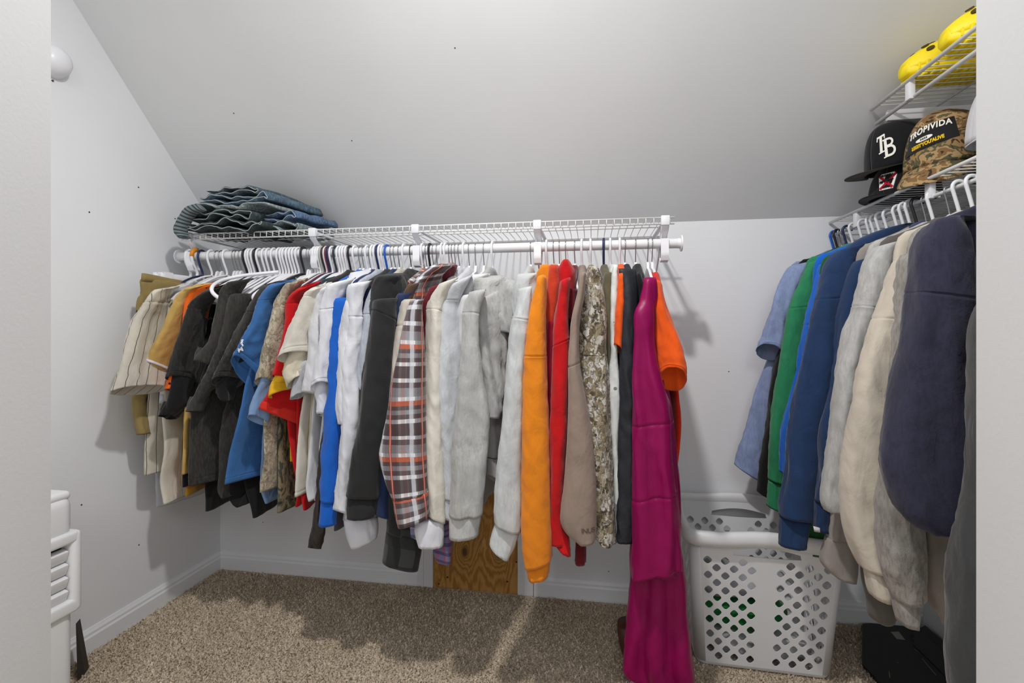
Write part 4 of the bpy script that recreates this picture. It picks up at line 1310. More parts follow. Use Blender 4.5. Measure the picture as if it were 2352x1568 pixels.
G('hooded_sweatshirt', 'heather grey hoodie with ruffled hood and wide front folds', 'sweatshirt', HEATHER, 1128, [
    AB(1128, hem=0.52),
    ('front', [(1094, 690, 1150, 660), (1092, 740, 1166, 770), (1100, 820, 1166, 860), (1118, 900, 1160, 900), (1120, 960, 1150, 960)], dict(y=(1.40, 1.49), t=0.05, fold=0.016, crease=0.008)),
    ('hood', [(1112, 640, 1140, 636), (1096, 668, 1186, 655), (1112, 700, 1193, 720), (1138, 760, 1178, 800)], dict(y=(1.44, 1.54), t=0.09, fold=0.01, crease=0.009)),
    ('sleeve', [(1080, 672, 1112, 668), (1069, 718, 1094, 722), (1063, 775, 1098, 775), (1055, 870, 1109, 870), (1049, 945, 1122, 935), (1042, 1000, 1122, 1000), (1038, 1100, 1115, 1090), (1032, 1182, 1107, 1176)], dict(y=(1.345, 1.365), t=0.085, seams=(0.1,), fold=0.008, crease=0.004)),
    ('cuff', [(1032, 1183, 1106, 1176), (1032, 1233, 1098, 1224)], dict(y=(1.345, 1.365), t=0.08, rib=15, fold=0.002)),
    ('sleeve', [(1126, 880, 1160, 880), (1122, 960, 1150, 960), (1122, 1050, 1146, 1050)], dict(y=(1.46, 1.50), t=0.05)),
    ('cuff', [(1122, 1052, 1147, 1050), (1122, 1090, 1144, 1110)], dict(y=(1.46, 1.49), t=0.045, rib=12))])
G('hooded_sweatshirt', 'light grey hoodie beside the mustard one with cuff over plywood', 'sweatshirt', LIGHT_HEATHER, 1218, [
    AB(1218, hem=0.58),
    ('hood', [(1206, 630, 1226, 628), (1191, 652, 1232, 650), (1189, 690, 1230, 700), (1202, 728, 1224, 738)], dict(y=(1.42, 1.48), t=0.08, crease=0.006)),
    ('sleeve', [(1197, 664, 1214, 662), (1187, 705, 1218, 708), (1174, 745, 1215, 750), (1167, 800, 1209, 800), (1160, 890, 1203, 890), (1154, 970, 1201, 970), (1142, 1060, 1201, 1060), (1135, 1150, 1199, 1160), (1136, 1197, 1197, 1219)], dict(y=(1.34, 1.35), t=0.08, seams=(0.13,), fold=0.004)),
    ('cuff', [(1138, 1198, 1193, 1219), (1125, 1244, 1181, 1256), (1134, 1262, 1166, 1279)], dict(y=(1.34, 1.35), t=0.07, rib=15, fold=0.002))])
G('hooded_sweatshirt', 'mustard orange hoodie with a full sleeve down to the baseboard', 'sweatshirt', MUSTARD, 1254, [
    AB(1254, hem=0.60),
    ('hood', [(1244, 613, 1266, 612), (1233, 640, 1272, 640), (1240, 690, 1268, 700), (1250, 740, 1258, 745)], dict(y=1.45, t=0.09, crease=0.005)),
    ('sleeve', [(1236, 640, 1254, 636), (1226, 675, 1255, 680), (1214, 735, 1253, 745), (1204, 820, 1255, 820), (1200, 920, 1258, 920), (1199, 1030, 1262, 1030), (1198, 1150, 1264, 1150), (1200, 1240, 1267, 1235), (1208, 1297, 1267, 1281)], dict(y=1.34, t=0.085, seams=(0.275,), fold=0.004)),
    ('cuff', [(1211, 1292, 1264, 1279), (1214, 1326, 1259, 1319)], dict(y=1.34, t=0.075, fold=0.004, crease=0.006, rib=13, deep=0.02))])
G('hooded_sweatshirt', 'rust red hoodie with a drooping hood right of the mustard one', 'sweatshirt', RUST, 1271, [
    AB(1271, hem=0.62, m=CRIMSON),
    ('hood', [(1263, 612, 1284, 612), (1258, 645, 1287, 645), (1255, 690, 1286, 690), (1253, 750, 1276, 752), (1256, 775, 1266, 778)], dict(y=1.42, t=0.07, crease=0.004)),
    ('sleeve', [(1257, 740, 1278, 740), (1252, 850, 1275, 850), (1256, 950, 1276, 950), (1262, 1050, 1276, 1050)], dict(y=1.40, t=0.05, m=CRIMSON, label='deep crimson sleeve'))])
G('hooded_sweatshirt', 'bright red hoodie with its hood standing up on the hook', 'sweatshirt', BRIGHT_RED, 1296, [
    AB(1296, hem=0.60),
    ('hood', [(1292, 602, 1308, 600), (1281, 624, 1319, 622), (1280, 660, 1319, 652), (1286, 700, 1314, 700)], dict(y=1.45, t=0.09, crease=0.005)),
    ('sleeve', [(1286, 650, 1310, 640), (1280, 690, 1307, 690), (1273, 735, 1305, 735), (1270, 820, 1308, 800), (1268, 900, 1306, 900), (1264, 1000, 1303, 1000), (1262, 1100, 1296, 1110), (1264, 1200, 1296, 1205), (1267, 1245, 1305, 1242)], dict(y=1.36, t=0.07, seams=(0.24,))),
    ('cuff', [(1268, 1240, 1305, 1238), (1286, 1256, 1310, 1267)], dict(y=1.36, t=0.06, rib=12))])
G('hooded_sweatshirt', 'maroon hoodie whose cuff hangs below the taupe sleeve', 'sweatshirt', MAROON, 1320, [
    AB(1320, hem=0.62),
    ('hood', [(1310, 664, 1326, 664), (1303, 690, 1324, 690), (1306, 735, 1320, 735)], dict(y=1.40, t=0.06)),
    ('sleeve', [(1308, 740, 1320, 740), (1312, 900, 1334, 900), (1320, 1100, 1346, 1100), (1322, 1232, 1346, 1236)], dict(y=1.45, t=0.05)),
    ('cuff', [(1323, 1234, 1346, 1236), (1321, 1290, 1345, 1293)], dict(y=1.45, t=0.05, rib=12))])
TAU = G('sweatshirt', 'taupe sweatshirt with a rounded sleeve end and stitched emblem', 'sweatshirt', TAUPE, 1338, [
    AB(1338, hem=0.62),
    ('sleeve', [(1334, 632, 1346, 628), (1326, 675, 1343, 675), (1312, 738, 1332, 738), (1305, 836, 1331, 826), (1305, 930, 1347, 925), (1302, 1010, 1361, 1010), (1296, 1105, 1369, 1105), (1287, 1180, 1370, 1180), (1296, 1212, 1370, 1215), (1327, 1240, 1367, 1236)], dict(y=1.34, t=0.09, seams=(0.34,), fold=0.003, crease=0.002, deep=0.01))])
G('hooded_sweatshirt', 'leaf camouflage hoodie in grey and brown right of the taupe one', 'sweatshirt', LEAF_CAMO, 1358, [
    AB(1358, hem=0.56),
    ('hood', [(1353, 617, 1374, 615), (1344, 640, 1384, 640), (1346, 680, 1388, 690), (1355, 730, 1385, 740)], dict(y=1.46, t=0.09, crease=0.006)),
    ('sleeve', [(1340, 660, 1382, 655), (1332, 720, 1393, 725), (1329, 790, 1391, 800), (1330, 830, 1393, 830), (1345, 910, 1399, 910), (1352, 1000, 1403, 1000), (1360, 1100, 1409, 1100), (1364, 1180, 1413, 1180), (1369, 1230, 1413, 1236), (1388, 1246, 1411, 1251)], dict(y=(1.385, 1.375), t=0.07, seams=(0.27, 0.86), crease=0.005))])
G('hooded_sweatshirt', 'olive hoodie edge behind the camouflage hoodie', 'sweatshirt', OLIVE, 1388, [
    AB(1388, hem=0.62),
    ('sleeve', [(1388, 629, 1404, 628), (1383, 660, 1407, 660), (1388, 750, 1406, 750), (1392, 850, 1406, 850), (1402, 1000, 1410, 1000)], dict(y=1.42, t=0.07))])
G('tee_shirt', 'pale printed tee edge between olive and black clothes', 'shirt', PALE_PRINT, 1406, [
    AB(1406, hem=0.64),
    ('sleeve', [(1408, 612, 1419, 612), (1403, 660, 1419, 660), (1402, 720, 1415, 720), (1404, 800, 1415, 800), (1400, 860, 1421, 860), (1402, 940, 1422, 940), (1408, 1030, 1418, 1030), (1412, 1090, 1424, 1090), (1413, 1156, 1420, 1158)], dict(y=1.395, t=0.03))])
G('tee_shirt', 'short orange tee sleeve squeezed beside the black track jacket', 'shirt', ORANGE, 1424, [
    AB(1424, hem=0.68),
    ('sleeve', [(1420, 634, 1431, 632), (1416, 690, 1431, 690), (1411, 740, 1429, 740), (1407, 796, 1426, 806)], dict(y=1.385, t=0.05, tz=0.012))])
G('jacket', 'black track jacket with smooth sleeve left of the magenta gown', 'jacket', TRACK, 1438, [
    AB(1438, hem=0.58),
    ('sleeve', [(1436, 622, 1449, 620), (1433, 680, 1459, 670), (1427, 760, 1462, 760), (1423, 850, 1464, 850), (1421, 940, 1463, 940), (1418, 1030, 1462, 1030), (1420, 1120, 1460, 1120), (1420, 1236, 1457, 1243)], dict(y=(1.40, 1.385), t=0.06, crease=0.005))])
G('tank_top', 'black strappy top hanging between the track jacket and the gown', 'shirt', BLACK, 1462, [
    AB(1462, hem=0.66),
    ('strap', [(1460, 632, 1472, 630), (1458, 680, 1480, 672), (1462, 720, 1482, 715), (1465, 800, 1478, 800)], dict(y=1.43, t=0.05))])
G('graduation_gown', 'long magenta satin gown trailing down to the carpet', 'gown', MAGENTA, 1489, [
    ('sleeve', [(1486, 643, 1499, 640), (1480, 690, 1501, 690), (1466, 720, 1502, 715), (1462, 780, 1504, 780), (1459, 880, 1514, 860), (1457, 950, 1537, 940), (1453, 1040, 1548, 1040), (1450, 1150, 1559, 1140), (1448, 1250, 1568, 1240), (1448, 1328, 1572, 1309)], dict(y=(1.365, 1.345), t=[0.03, 0.05, 0.07, 0.08, 0.09, 0.09, 0.09, 0.09, 0.09, 0.09], seams=(0.49, 0.73), fold=0.014, crease=0.003, tz=0.012, pleat=0.8, pk=85.0)),
    ('sleeve_lining', [(1475, 1180, 1552, 1180), (1478, 1270, 1553, 1270), (1492, 1318, 1556, 1326)], dict(y=(1.385, 1.37), t=0.05, fold=0.006)),
    ('skirt', [(1470, 800, 1510, 800), (1462, 1000, 1545, 1000), (1458, 1200, 1562, 1200), (1457, 1331, 1567, 1310), (1450, 1422, 1573, 1430), (1439, 1500, 1581, 1500), (1439, 1528, 1586, 1530), (1466, 1556, 1586, 1575), (1482, 1605, 1576, 1612)], dict(y=(1.44, 1.41), t=0.10, fold=0.016, crease=0.004, pleat=1.1, pk=80.0))])
G('tee_shirt', 'orange tee with an open sleeve at the right end of the rod', 'shirt', ORANGE, 1500, [
    B([(1518, 664), (1542, 800), (1555, 900), (1561, 964), (1559, 1028), (1554, 1080)], 1500, yb=1.47, t=0.03, m=RED_INSIDE),
    ('sleeve', [(1500, 640, 1514, 645), (1502, 690, 1527, 692), (1503, 730, 1541, 730), (1505, 790, 1563, 785), (1510, 835, 1575, 838), (1514, 870, 1577, 872)], dict(y=(1.38, 1.37), t=[0.03, 0.04, 0.045, 0.055, 0.07, 0.075], tz=0.036, fold=0.005, seams=(0.94,)))])

# ------------------------------------------------------------------ right rail: garments face the camera
def R(name, label, cat, mat, u, Y, pieces, z_sh=1.30, hem=0.80, xn=0.70, body=True, bm=None):
    ps = []
    if body:
        def r(h, z):
            return (V((RROD_X - h, Y + 0.03, z)), V((RROD_X + h, Y + 0.03, z)))
        h = RROD_X - xn
        ps.append(('body', [r(0.06, z_sh + 0.05), r(0.09, z_sh + 0.035), r(h * 0.75, z_sh + 0.015), r(h, z_sh - 0.02), r(h + 0.01, (z_sh + hem) / 2), r(h + 0.01, hem)], dict(w=True, t=0.04, fold=0.006, m=bm or mat)))
    g = thing(name, label, cat, (RROD_X, Y, RROD_Z - 0.08))
    for pn, rows, o in ps + pieces:
        o = dict(o)
        SEED[0] += 7
        mm, lab = o.pop('m', mat), o.pop('label', None)
        y = o.pop('y', Y)
        R_ = rows if o.pop('w', False) else px_rows(rows, y)
        o.setdefault('t', 0.05)
        o.setdefault('seed', SEED[0])
        o.setdefault('fold', 0.009)
        R_, o = rounded(pn, R_, o, (1, 0.15))
        ob = loft(pn, R_, mm, g, **o)
        if lab:
            ob['label'] = lab
    return g
R('button_shirt', 'light blue chambray shirt with an open short sleeve by the back wall', 'shirt', CHAMBRAY, 1903, 1.86, [
    ('sleeve', [(1814, 612, 1866, 602), (1798, 636, 1846, 640), (1778, 690, 1824, 690), (1755, 756, 1809, 756), (1736, 806, 1798, 812)], dict(y=(1.82, 1.79), t=[0.03, 0.05, 0.06, 0.07, 0.08], tz=0.03, seams=(0.95,))),
    ('front', [(1800, 640, 1870, 630), (1768, 800, 1830, 800), (1740, 880, 1790, 880), (1711, 985, 1768, 990), (1693, 1040, 1755, 1050), (1688, 1066, 1746, 1106)], dict(y=(1.87, 1.85), t=0.03, label='hanging shirt front'))], hem=0.78, z_sh=1.31)
R('tee_shirt', 'black shirt strip between the chambray shirt and the green sweatshirt', 'shirt', BLACK, 1911, 1.80, [
    ('sleeve', [(1815, 760, 1850, 760), (1776, 850, 1806, 850), (1760, 980, 1790, 980), (1746, 1060, 1778, 1060), (1739, 1128, 1768, 1146)], dict(y=1.80))], hem=0.80, z_sh=1.31)
R('sweatshirt', 'green sweatshirt with a ribbed cuff left of the bright blue one', 'sweatshirt', GREEN, 1918, 1.73, [
    ('sleeve', [(1860, 604, 1908, 594), (1834, 656, 1888, 650), (1812, 710, 1865, 705), (1795, 804, 1842, 804), (1779, 905, 1828, 905), (1769, 1000, 1802, 1000), (1766, 1100, 1797, 1110)], dict(seams=(0.22,), fold=0.004)),
    ('cuff', [(1765, 1103, 1795, 1111), (1762, 1161, 1792, 1173)], dict(rib=12, fold=0.001))], hem=0.84, z_sh=1.31)
R('sweatshirt', 'bright blue sweatshirt edge between green and navy', 'sweatshirt', ROYAL2, 1925, 1.66, [
    ('sleeve', [(1885, 608, 1915, 600), (1866, 680, 1895, 680), (1848, 742, 1876, 745), (1834, 850, 1860, 850), (1808, 940, 1845, 940), (1795, 1000, 1830, 1000), (1793, 1085, 1818, 1085)], dict(seams=(0.3,)))], hem=0.84, z_sh=1.31)
R('work_shirt', 'dark green shirt hem dangling above the laundry basket', 'shirt', DKGREEN, 1940, 1.62, [
    ('front', [(1865, 900, 1905, 900), (1850, 1050, 1900, 1050), (1838, 1150, 1898, 1150), (1832, 1235, 1898, 1222), (1846, 1268, 1888, 1273)], dict(t=0.04, crease=0.007))], hem=0.86)
R('hooded_sweatshirt', 'blue navy hoodie with two hanging sleeves and ribbed cuffs', 'sweatshirt', BLUE_FLEECE, 1967, 1.50, [
    ('shoulder', [(2010, 532, 2075, 516), (1960, 556, 2085, 535), (1930, 590, 2080, 580), (1925, 640, 2060, 640), (1930, 760, 2020, 760)], dict(y=1.52, t=0.07, fold=0.008)),
    ('sleeve', [(1922, 576, 1990, 560), (1900, 600, 1965, 600), (1880, 665, 1945, 660), (1862, 740, 1935, 740), (1846, 810, 1925, 810), (1826, 908, 1905, 910), (1812, 1000, 1890, 1000), (1806, 1090, 1880, 1090), (1793, 1150, 1872, 1150), (1791, 1182, 1868, 1192)], dict(y=1.47, t=0.06, seams=(0.2,), fold=0.009)),
    ('cuff', [(1792, 1184, 1862, 1195), (1790, 1250, 1850, 1258)], dict(y=1.47, t=0.05, rib=14, fold=0.001)),
    ('sleeve', [(1960, 605, 2030, 590), (1930, 700, 1985, 700), (1915, 800, 1965, 800), (1905, 900, 1935, 900), (1880, 1000, 1908, 1000), (1880, 1080, 1909, 1080), (1872, 1147, 1906, 1147)], dict(y=1.43, t=0.06, fold=0.009)),
    ('cuff', [(1872, 1147, 1906, 1147), (1871, 1215, 1903, 1220)], dict(y=1.43, t=0.05, rib=12, fold=0.001)),
    ('cuff_label', [(1868, 1208, 1883, 1212), (1870, 1220, 1884, 1222)], dict(y=1.40, t=0.006, m=fabric('label_white', (230, 226, 226)), fold=0, crease=0, deep=0.002, label='small white and red label'))], hem=0.86)
R('sweatshirt', 'taupe grey sweatshirt cuff over the basket corner', 'sweatshirt', TAUPE_GREY, 2000, 1.42, [
    ('sleeve', [(1930, 950, 1980, 950), (1915, 1050, 1960, 1050), (1908, 1150, 1962, 1150), (1898, 1234, 1966, 1242)], dict(y=1.42, t=0.06)),
    ('cuff', [(1897, 1232, 1963, 1242), (1885, 1286, 1967, 1292), (1912, 1320, 1960, 1331)], dict(y=1.415, t=0.06, fold=0.002))], hem=0.88)
R('sweatshirt', 'heather grey sweatshirt between the navy hoodie and the cream one', 'sweatshirt', HEATHER, 2046, 1.36, [
    ('shoulder', [(2068, 556, 2122, 528), (2030, 572, 2118, 552), (2005, 610, 2100, 600), (1990, 700, 2080, 700), (1985, 800, 2060, 800)], dict(y=1.37, t=0.06, fold=0.005)),
    ('sleeve', [(2012, 568, 2064, 556), (1985, 612, 2044, 620), (1964, 703, 2020, 712), (1940, 775, 2002, 775), (1920, 860, 1980, 860), (1915, 920, 1966, 920), (1905, 1000, 1952, 1000), (1895, 1080, 1947, 1080), (1888, 1155, 1941, 1150), (1900, 1173, 1936, 1169)], dict(y=1.33, t=0.07, seams=(0.24,), fold=0.008))], hem=0.88)
R('knit_shirt', 'dark grey knit sleeve end hanging below the cream cuff', 'shirt', DARK_GREY, 2060, 1.31, [
    ('sleeve', [(1995, 1050, 2050, 1050), (1990, 1150, 2052, 1150), (1987, 1312, 2052, 1310), (1993, 1355, 2057, 1355), (2000, 1408, 2060, 1405), (2015, 1425, 2055, 1416)], dict(y=1.31, t=0.06))], hem=0.88)
R('sweatshirt', 'cream sweatshirt with a loose ribbed cuff', 'sweatshirt', CREAM_FLEECE, 2074, 1.24, [
    ('sleeve', [(2066, 598, 2098, 588), (2042, 650, 2076, 652), (2012, 735, 2066, 740), (1982, 820, 2054, 820), (1962, 920, 2044, 920), (1949, 1000, 2034, 1000), (1939, 1090, 2024, 1090), (1942, 1190, 2020, 1190), (1958, 1255, 2022, 1255), (1978, 1300, 2036, 1305)], dict(y=1.24, t=0.07, seams=(0.2,))),
    ('cuff', [(1984, 1298, 2037, 1306), (1994, 1345, 2047, 1350), (2003, 1372, 2056, 1390)], dict(y=1.235, t=0.055, rib=16, fold=0.002))], hem=0.90)
R('fleece_jacket', 'grey brushed fleece with a gathered cuff behind the dark navy one', 'jacket', GREY_SHERPA, 2108, 1.19, [
    ('sleeve', [(2076, 594, 2104, 590), (2062, 750, 2092, 750), (2045, 900, 2095, 900), (2029, 1000, 2095, 1000), (2017, 1100, 2100, 1100), (2013, 1200, 2106, 1200), (2016, 1265, 2115, 1262), (2032, 1330, 2115, 1330), (2054, 1375, 2111, 1368)], dict(y=1.19, t=0.07, crease=0.008)),
    ('cuff', [(2052, 1370, 2110, 1365), (2061, 1405, 2107, 1404), (2068, 1430, 2103, 1432)], dict(y=1.185, t=0.05, fold=0.004, crease=0.006))], hem=0.92)
R('trousers', 'taupe trousers hanging lowest between the fleece and the dark coat', 'trousers', TAUPE_GREY, 2160, 1.20, [
    ('leg', [(2110, 1050, 2215, 1050), (2112, 1130, 2212, 1130), (2114, 1210, 2206, 1210), (2117, 1320, 2202, 1320), (2138, 1380, 2197, 1380), (2160, 1418, 2194, 1425), (2168, 1442, 2190, 1453)], dict(y=1.22, t=0.05, fold=0.01))], body=False)
R('hooded_sweatshirt', 'large dark navy fleece hoodie with lint nearest the doorway', 'sweatshirt', NAVY_FLEECE, 2182, 1.10, [
    ('shoulder', [(2185, 494, 2330, 440), (2150, 508, 2400, 480), (2118, 545, 2420, 560), (2110, 640, 2420, 680), (2110, 800, 2420, 850), (2130, 1000, 2400, 1050)], dict(y=(1.12, 1.10), t=0.08, fold=0.010)),
    ('sleeve', [(2140, 512, 2212, 505), (2114, 532, 2222, 545), (2097, 570, 2226, 590), (2090, 640, 2228, 650), (2080, 700, 2230, 720), (2070, 770, 2228, 780), (2052, 873, 2228, 870), (2033, 977, 2225, 980), (2020, 1050, 2221, 1050), (2026, 1092, 2216, 1092), (2048, 1150, 2208, 1150), (2085, 1192, 2202, 1190), (2138, 1214, 2194, 1214)], dict(y=(1.07, 1.05), t=0.10, seams=(0.24,), fold=0.009, deep=0.01))], body=False)
R('coat', 'long charcoal coat cut off by the right door jamb', 'coat', DARK_COAT, 2240, 0.93, [
    ('sleeve', [(2252, 690, 2330, 690), (2228, 760, 2340, 760), (2226, 900, 2345, 900), (2222, 1000, 2350, 1000), (2213, 1110, 2350, 1110), (2199, 1217, 2350, 1217), (2188, 1310, 2350, 1310), (2181, 1435, 2350, 1435), (2179, 1510, 2350, 1510), (2192, 1590, 2345, 1595)], dict(y=(0.95, 0.93), t=0.09))], z_sh=1.26, hem=0.5, xn=0.68)
R('button_shirt', 'navy collared shirt peeking above the heather grey sweatshirt', 'shirt', BLUE_FLEECE, 2100, 1.43, [
    ('collar', [(2104, 511, 2114, 511), (2090, 525, 2128, 525), (2086, 545, 2126, 542), (2070, 580, 2120, 580)], dict(y=1.43, t=0.05, fold=0.003))], hem=0.95, z_sh=1.26)

# lint hairs on the navy fleece
# ------------------------------------------------------------------ writing on cloth
def text_on(body, name, parent, mat, origin, ex, ey, size, space=1.0, bold=0.0, extrude=0.0006, align='CENTER', shear=0.0, curve=0.0, off=0.0):
    """flat lettering whose baseline runs along ex from origin"""
    cu = bpy.data.curves.new(name, 'FONT')
    cu.body = body
    cu.size = size
    cu.align_x = align
    cu.space_character = space
    cu.offset = bold
    cu.extrude = extrude
    cu.shear = shear
    ex, ey = V(ex).normalized(), V(ey)
    ey = (ey - ex * ey.dot(ex)).normalized()
    ez = ex.cross(ey)
    M = Matrix((ex, ey, ez)).transposed().to_4x4()
    M.translation = V(origin) + ez * off
    cu.materials.append(mat)
    o = bpy.data.objects.new(name, cu)
    C.objects.link(o)
    o.parent = parent
    o.matrix_parent_inverse = parent_world(parent).inverted()
    o.matrix_world = M
    loc, rot, scl = M.decompose()
    o.location, o.rotation_euler = loc, rot.to_euler()
    return o
PRINT_W = base_mat('white_print', (236, 236, 236), 0.6, 1.1)
p0, p1, p2 = at(557, 800, 1.395), at(577, 790, 1.415), at(569, 776, 1.40)
slv = [c for c in bpy.data.objects if c.parent == BLUE and c.name.startswith('sleeve')][0]
def onto(o, target_objs, push=0.0015):
    """lay thin lettering on the cloth below it: every vertex goes along the view line of its own plane normal"""
    dg = bpy.context.evaluated_depsgraph_get()
    me = bpy.data.meshes.new_from_object(o.evaluated_get(dg))
    mw = o.matrix_world.copy()
    nz = (mw.to_3x3() @ V((0, 0, 1))).normalized()
    bm = bmesh.new()
    bm.from_mesh(me)
    bmesh.ops.subdivide_edges(bm, edges=[e for e in bm.edges if e.calc_length() > 0.008], cuts=2)
    for p in bm.verts:
        w = mw @ p.co
        lay = p.co.z
        best = None
        for tb_ in target_objs:
            iw = (tb_.matrix_world if tb_.parent is None else parent_world(tb_.parent) @ tb_.matrix_parent_inverse @ tb_.matrix_basis).inverted()
            ok, loc, nn, _ = tb_.ray_cast(iw @ (w + nz * 0.2), iw.to_3x3() @ -nz)
            if ok:
                q = iw.inverted() @ loc
                if best is None or (q - w).dot(nz) > (best - w).dot(nz):
                    best = q
        if best is not None:
            w = best + nz * (push + max(0.0, lay))
        p.co = w
    bmesh.ops.recalc_face_normals(bm, faces=bm.faces)
    bm.to_mesh(me)
    bm.free()
    nm, par, mats = o.name, o.parent, [m for m in o.data.materials]
    cu = o.data
    bpy.data.objects.remove(o)
    bpy.data.curves.remove(cu)
    me.materials.clear()
    for m in mats:
        me.materials.append(m)
    return link(nm, me, par)
o = text_on('T', 'lettering', BLUE, PRINT_W, at(566, 795, 1.39), at(572, 792.5, 1.395) - at(562, 797, 1.385), V((0.0, 0, 1)), 0.028, bold=0.0008)
bpy.context.view_layer.update()
onto(o, [slv])
o = text_on('M', 'lettering', BLUE, PRINT_W, at(563, 808, 1.39), at(569, 805.5, 1.395) - at(559, 810, 1.385), V((0.0, 0, 1)), 0.020, bold=0.0006)
bpy.context.view_layer.update()
onto(o, [slv])
tsl = [c for c in bpy.data.objects if c.parent == TAU and c.name.startswith('sleeve')][0]
STITCH = fabric('dark_taupe_stitch', (96, 80, 70))
o = text_on('INUS', 'stitched_emblem', TAU, STITCH, at(1351, 1231, 1.28), V((1, 0, 0)), V((0, 0, 1)), 0.0175, bold=0.0002, space=0.9)
bpy.context.view_layer.update()
onto(o, [tsl], 0.0008)
o['label'] if False else None

# ------------------------------------------------------------------ laundry basket
from mathutils.geometry import delaunay_2d_cdt
BPL = base_mat('basket_plastic_white', (222, 223, 225), 0.36)
BZ = 0.452
bc = V((0.535, 1.772, 0))
byaw = -0.035
def bxy(x, y, z):
    return V((bc.x + x * math.cos(byaw) - y * math.sin(byaw), bc.y + x * math.sin(byaw) + y * math.cos(byaw), z))
def bhalf(z):
    k = z / BZ
    return 0.198 + 0.026 * k, 0.124 + 0.052 * k
RC = 0.030
def hole_poly(cx, cz, a=0.0130, b=0.0140, n=16, p=1.3):
    out = []
    for k in range(n):
        an = 2 * PI * (k + 0.5) / n
        c, s = math.cos(an), math.sin(an)
        q = (abs(c) ** p + abs(s) ** p) ** (-1.0 / p)
        out.append((cx + a * c * q, cz + b * s * q))
    return out
basket = thing('laundry_basket', 'white plastic laundry basket with diamond holes and curved handles', 'basket', bxy(0, 0, 0))
def panel(sidename, hw_fn, mapper, cols, slot):
    zs0, zs1 = 0.018, BZ - 0.012
    zm = (zs0 + zs1) / 2
    hw = hw_fn(zm)
    outer = [(-hw, zs0), (hw, zs0), (hw, zs1), (-hw, zs1)]
    holes = []
    for sgn in (-1, 1):
        for k in range(cols):
            x = sgn * (0.0400 + k * 0.0248)
            for r in range(14):
                if (r + k) % 2 == 0:
                    holes.append(hole_poly(x, 0.042 + r * 0.0245))
    if slot:
        top = [(-0.088 + 0.176 * i / 12, 0.398 + 0.014 * math.sin(PI * i / 12)) for i in range(13)]
        bot = [(0.092 - 0.184 * i / 12, 0.383 - 0.002 * math.sin(PI * i / 12)) for i in range(13)]
        holes.append(top + bot)
    vs, ed = [], []
    for poly in [outer] + holes:
        n0 = len(vs)
        vs += [V(p) for p in poly]
        m = len(poly)
        ed += [(n0 + i, n0 + (i + 1) % m) for i in range(m)]
    ov, oe, of, *_ = delaunay_2d_cdt(vs, ed, [], 0, 1e-6)
    def inside(pt, poly):
        c = False
        j = len(poly) - 1
        for i in range(len(poly)):
            if (poly[i][1] > pt.y) != (poly[j][1] > pt.y) and pt.x < (poly[j][0] - poly[i][0]) * (pt.y - poly[i][1]) / (poly[j][1] - poly[i][1]) + poly[i][0]:
                c = not c
            j = i
        return c
    boxes = [(min(p[0] for p in h), max(p[0] for p in h), min(p[1] for p in h), max(p[1] for p in h), h) for h in holes]
    fs = []
    for f in of:
        c = sum((ov[i] for i in f), V((0, 0))) / len(f)
        if any(b[0] <= c.x <= b[1] and b[2] <= c.y <= b[3] and inside(c, b[4]) for b in boxes):
            continue
        fs.append(tuple(f))
    mb = MB()
    mb.add([mapper(p.x / hw * hw_fn(p.y), p.y) for p in ov], fs)
    o = mb.build(sidename, BPL, basket, smooth=False)
    so = o.modifiers.new('thick', 'SOLIDIFY')
    so.thickness = 0.0026
    so.offset = 0
    return o
fx = lambda z: bhalf(z)[0] - RC
fy = lambda z: bhalf(z)[1] - RC
panel('front_panel', fx, lambda x, z: bxy(x, -bhalf(z)[1], z), 6, True)
panel('back_panel', fx, lambda x, z: bxy(x, bhalf(z)[1], z), 6, True)
panel('side_panel', fy, lambda x, z: bxy(-bhalf(z)[0], x, z), 3, False)
panel('side_panel', fy, lambda x, z: bxy(bhalf(z)[0], x, z), 3, False)
for sx in (-1, 1):
    for sy in (-1, 1):
        mb = MB()
        vs, fs = [], []
        for z in (0.018, BZ - 0.012):
            hx, hy = bhalf(z)
            for k in range(9):
                a = PI / 2 * k / 8
                vs.append(bxy(sx * (hx - RC + RC * math.cos(a)), sy * (hy - RC + RC * math.sin(a)), z))
        for k in range(8):
            fs.append((k, k + 1, k + 10, k + 9))
        mb.add(vs, fs)
        o = mb.build('rounded_corner', BPL, basket)
        so = o.modifiers.new('thick', 'SOLIDIFY')
        so.thickness, so.offset = 0.0026, 0
def rrect(hx, hy, r, n=8):
    out = []
    for qx, qy, a0 in ((1, 1, 0), (-1, 1, PI / 2), (-1, -1, PI), (1, -1, 1.5 * PI)):
        for k in range(n + 1):
            a = a0 + PI / 2 * k / n
            out.append((qx * (hx - r) + r * math.cos(a), qy * (hy - r) + r * math.sin(a)))
        # extra points along the straight run that follows
    full = []
    for i, p in enumerate(out):
        q = out[(i + 1) % len(out)]
        full.append(p)
        d = math.hypot(q[0] - p[0], q[1] - p[1])
        m = 7 if d > 0.05 else 0
        for j in range(1, m + 1):
            full.append((p[0] + (q[0] - p[0]) * j / (m + 1), p[1] + (q[1] - p[1]) * j / (m + 1)))
    return full
mb = MB()
hx, hy = bhalf(0.018)
rings = [[bxy(x, y, z) for x, y in rrect(hx - i, hy - i, RC - i * 0.4)] for z, i in ((0.018, 0.0), (0.008, 0.003), (0.002, 0.010), (0.0015, 0.022))]
n = len(rings[0])
for r in rings:
    mb.v += r
for i in range(3):
    mb.f += [(i * n + k, i * n + (k + 1) % n, (i + 1) * n + (k + 1) % n, (i + 1) * n + k) for k in range(n)]
mb.f.append(tuple(range(3 * n, 4 * n)))
mb.build('base', BPL, basket)
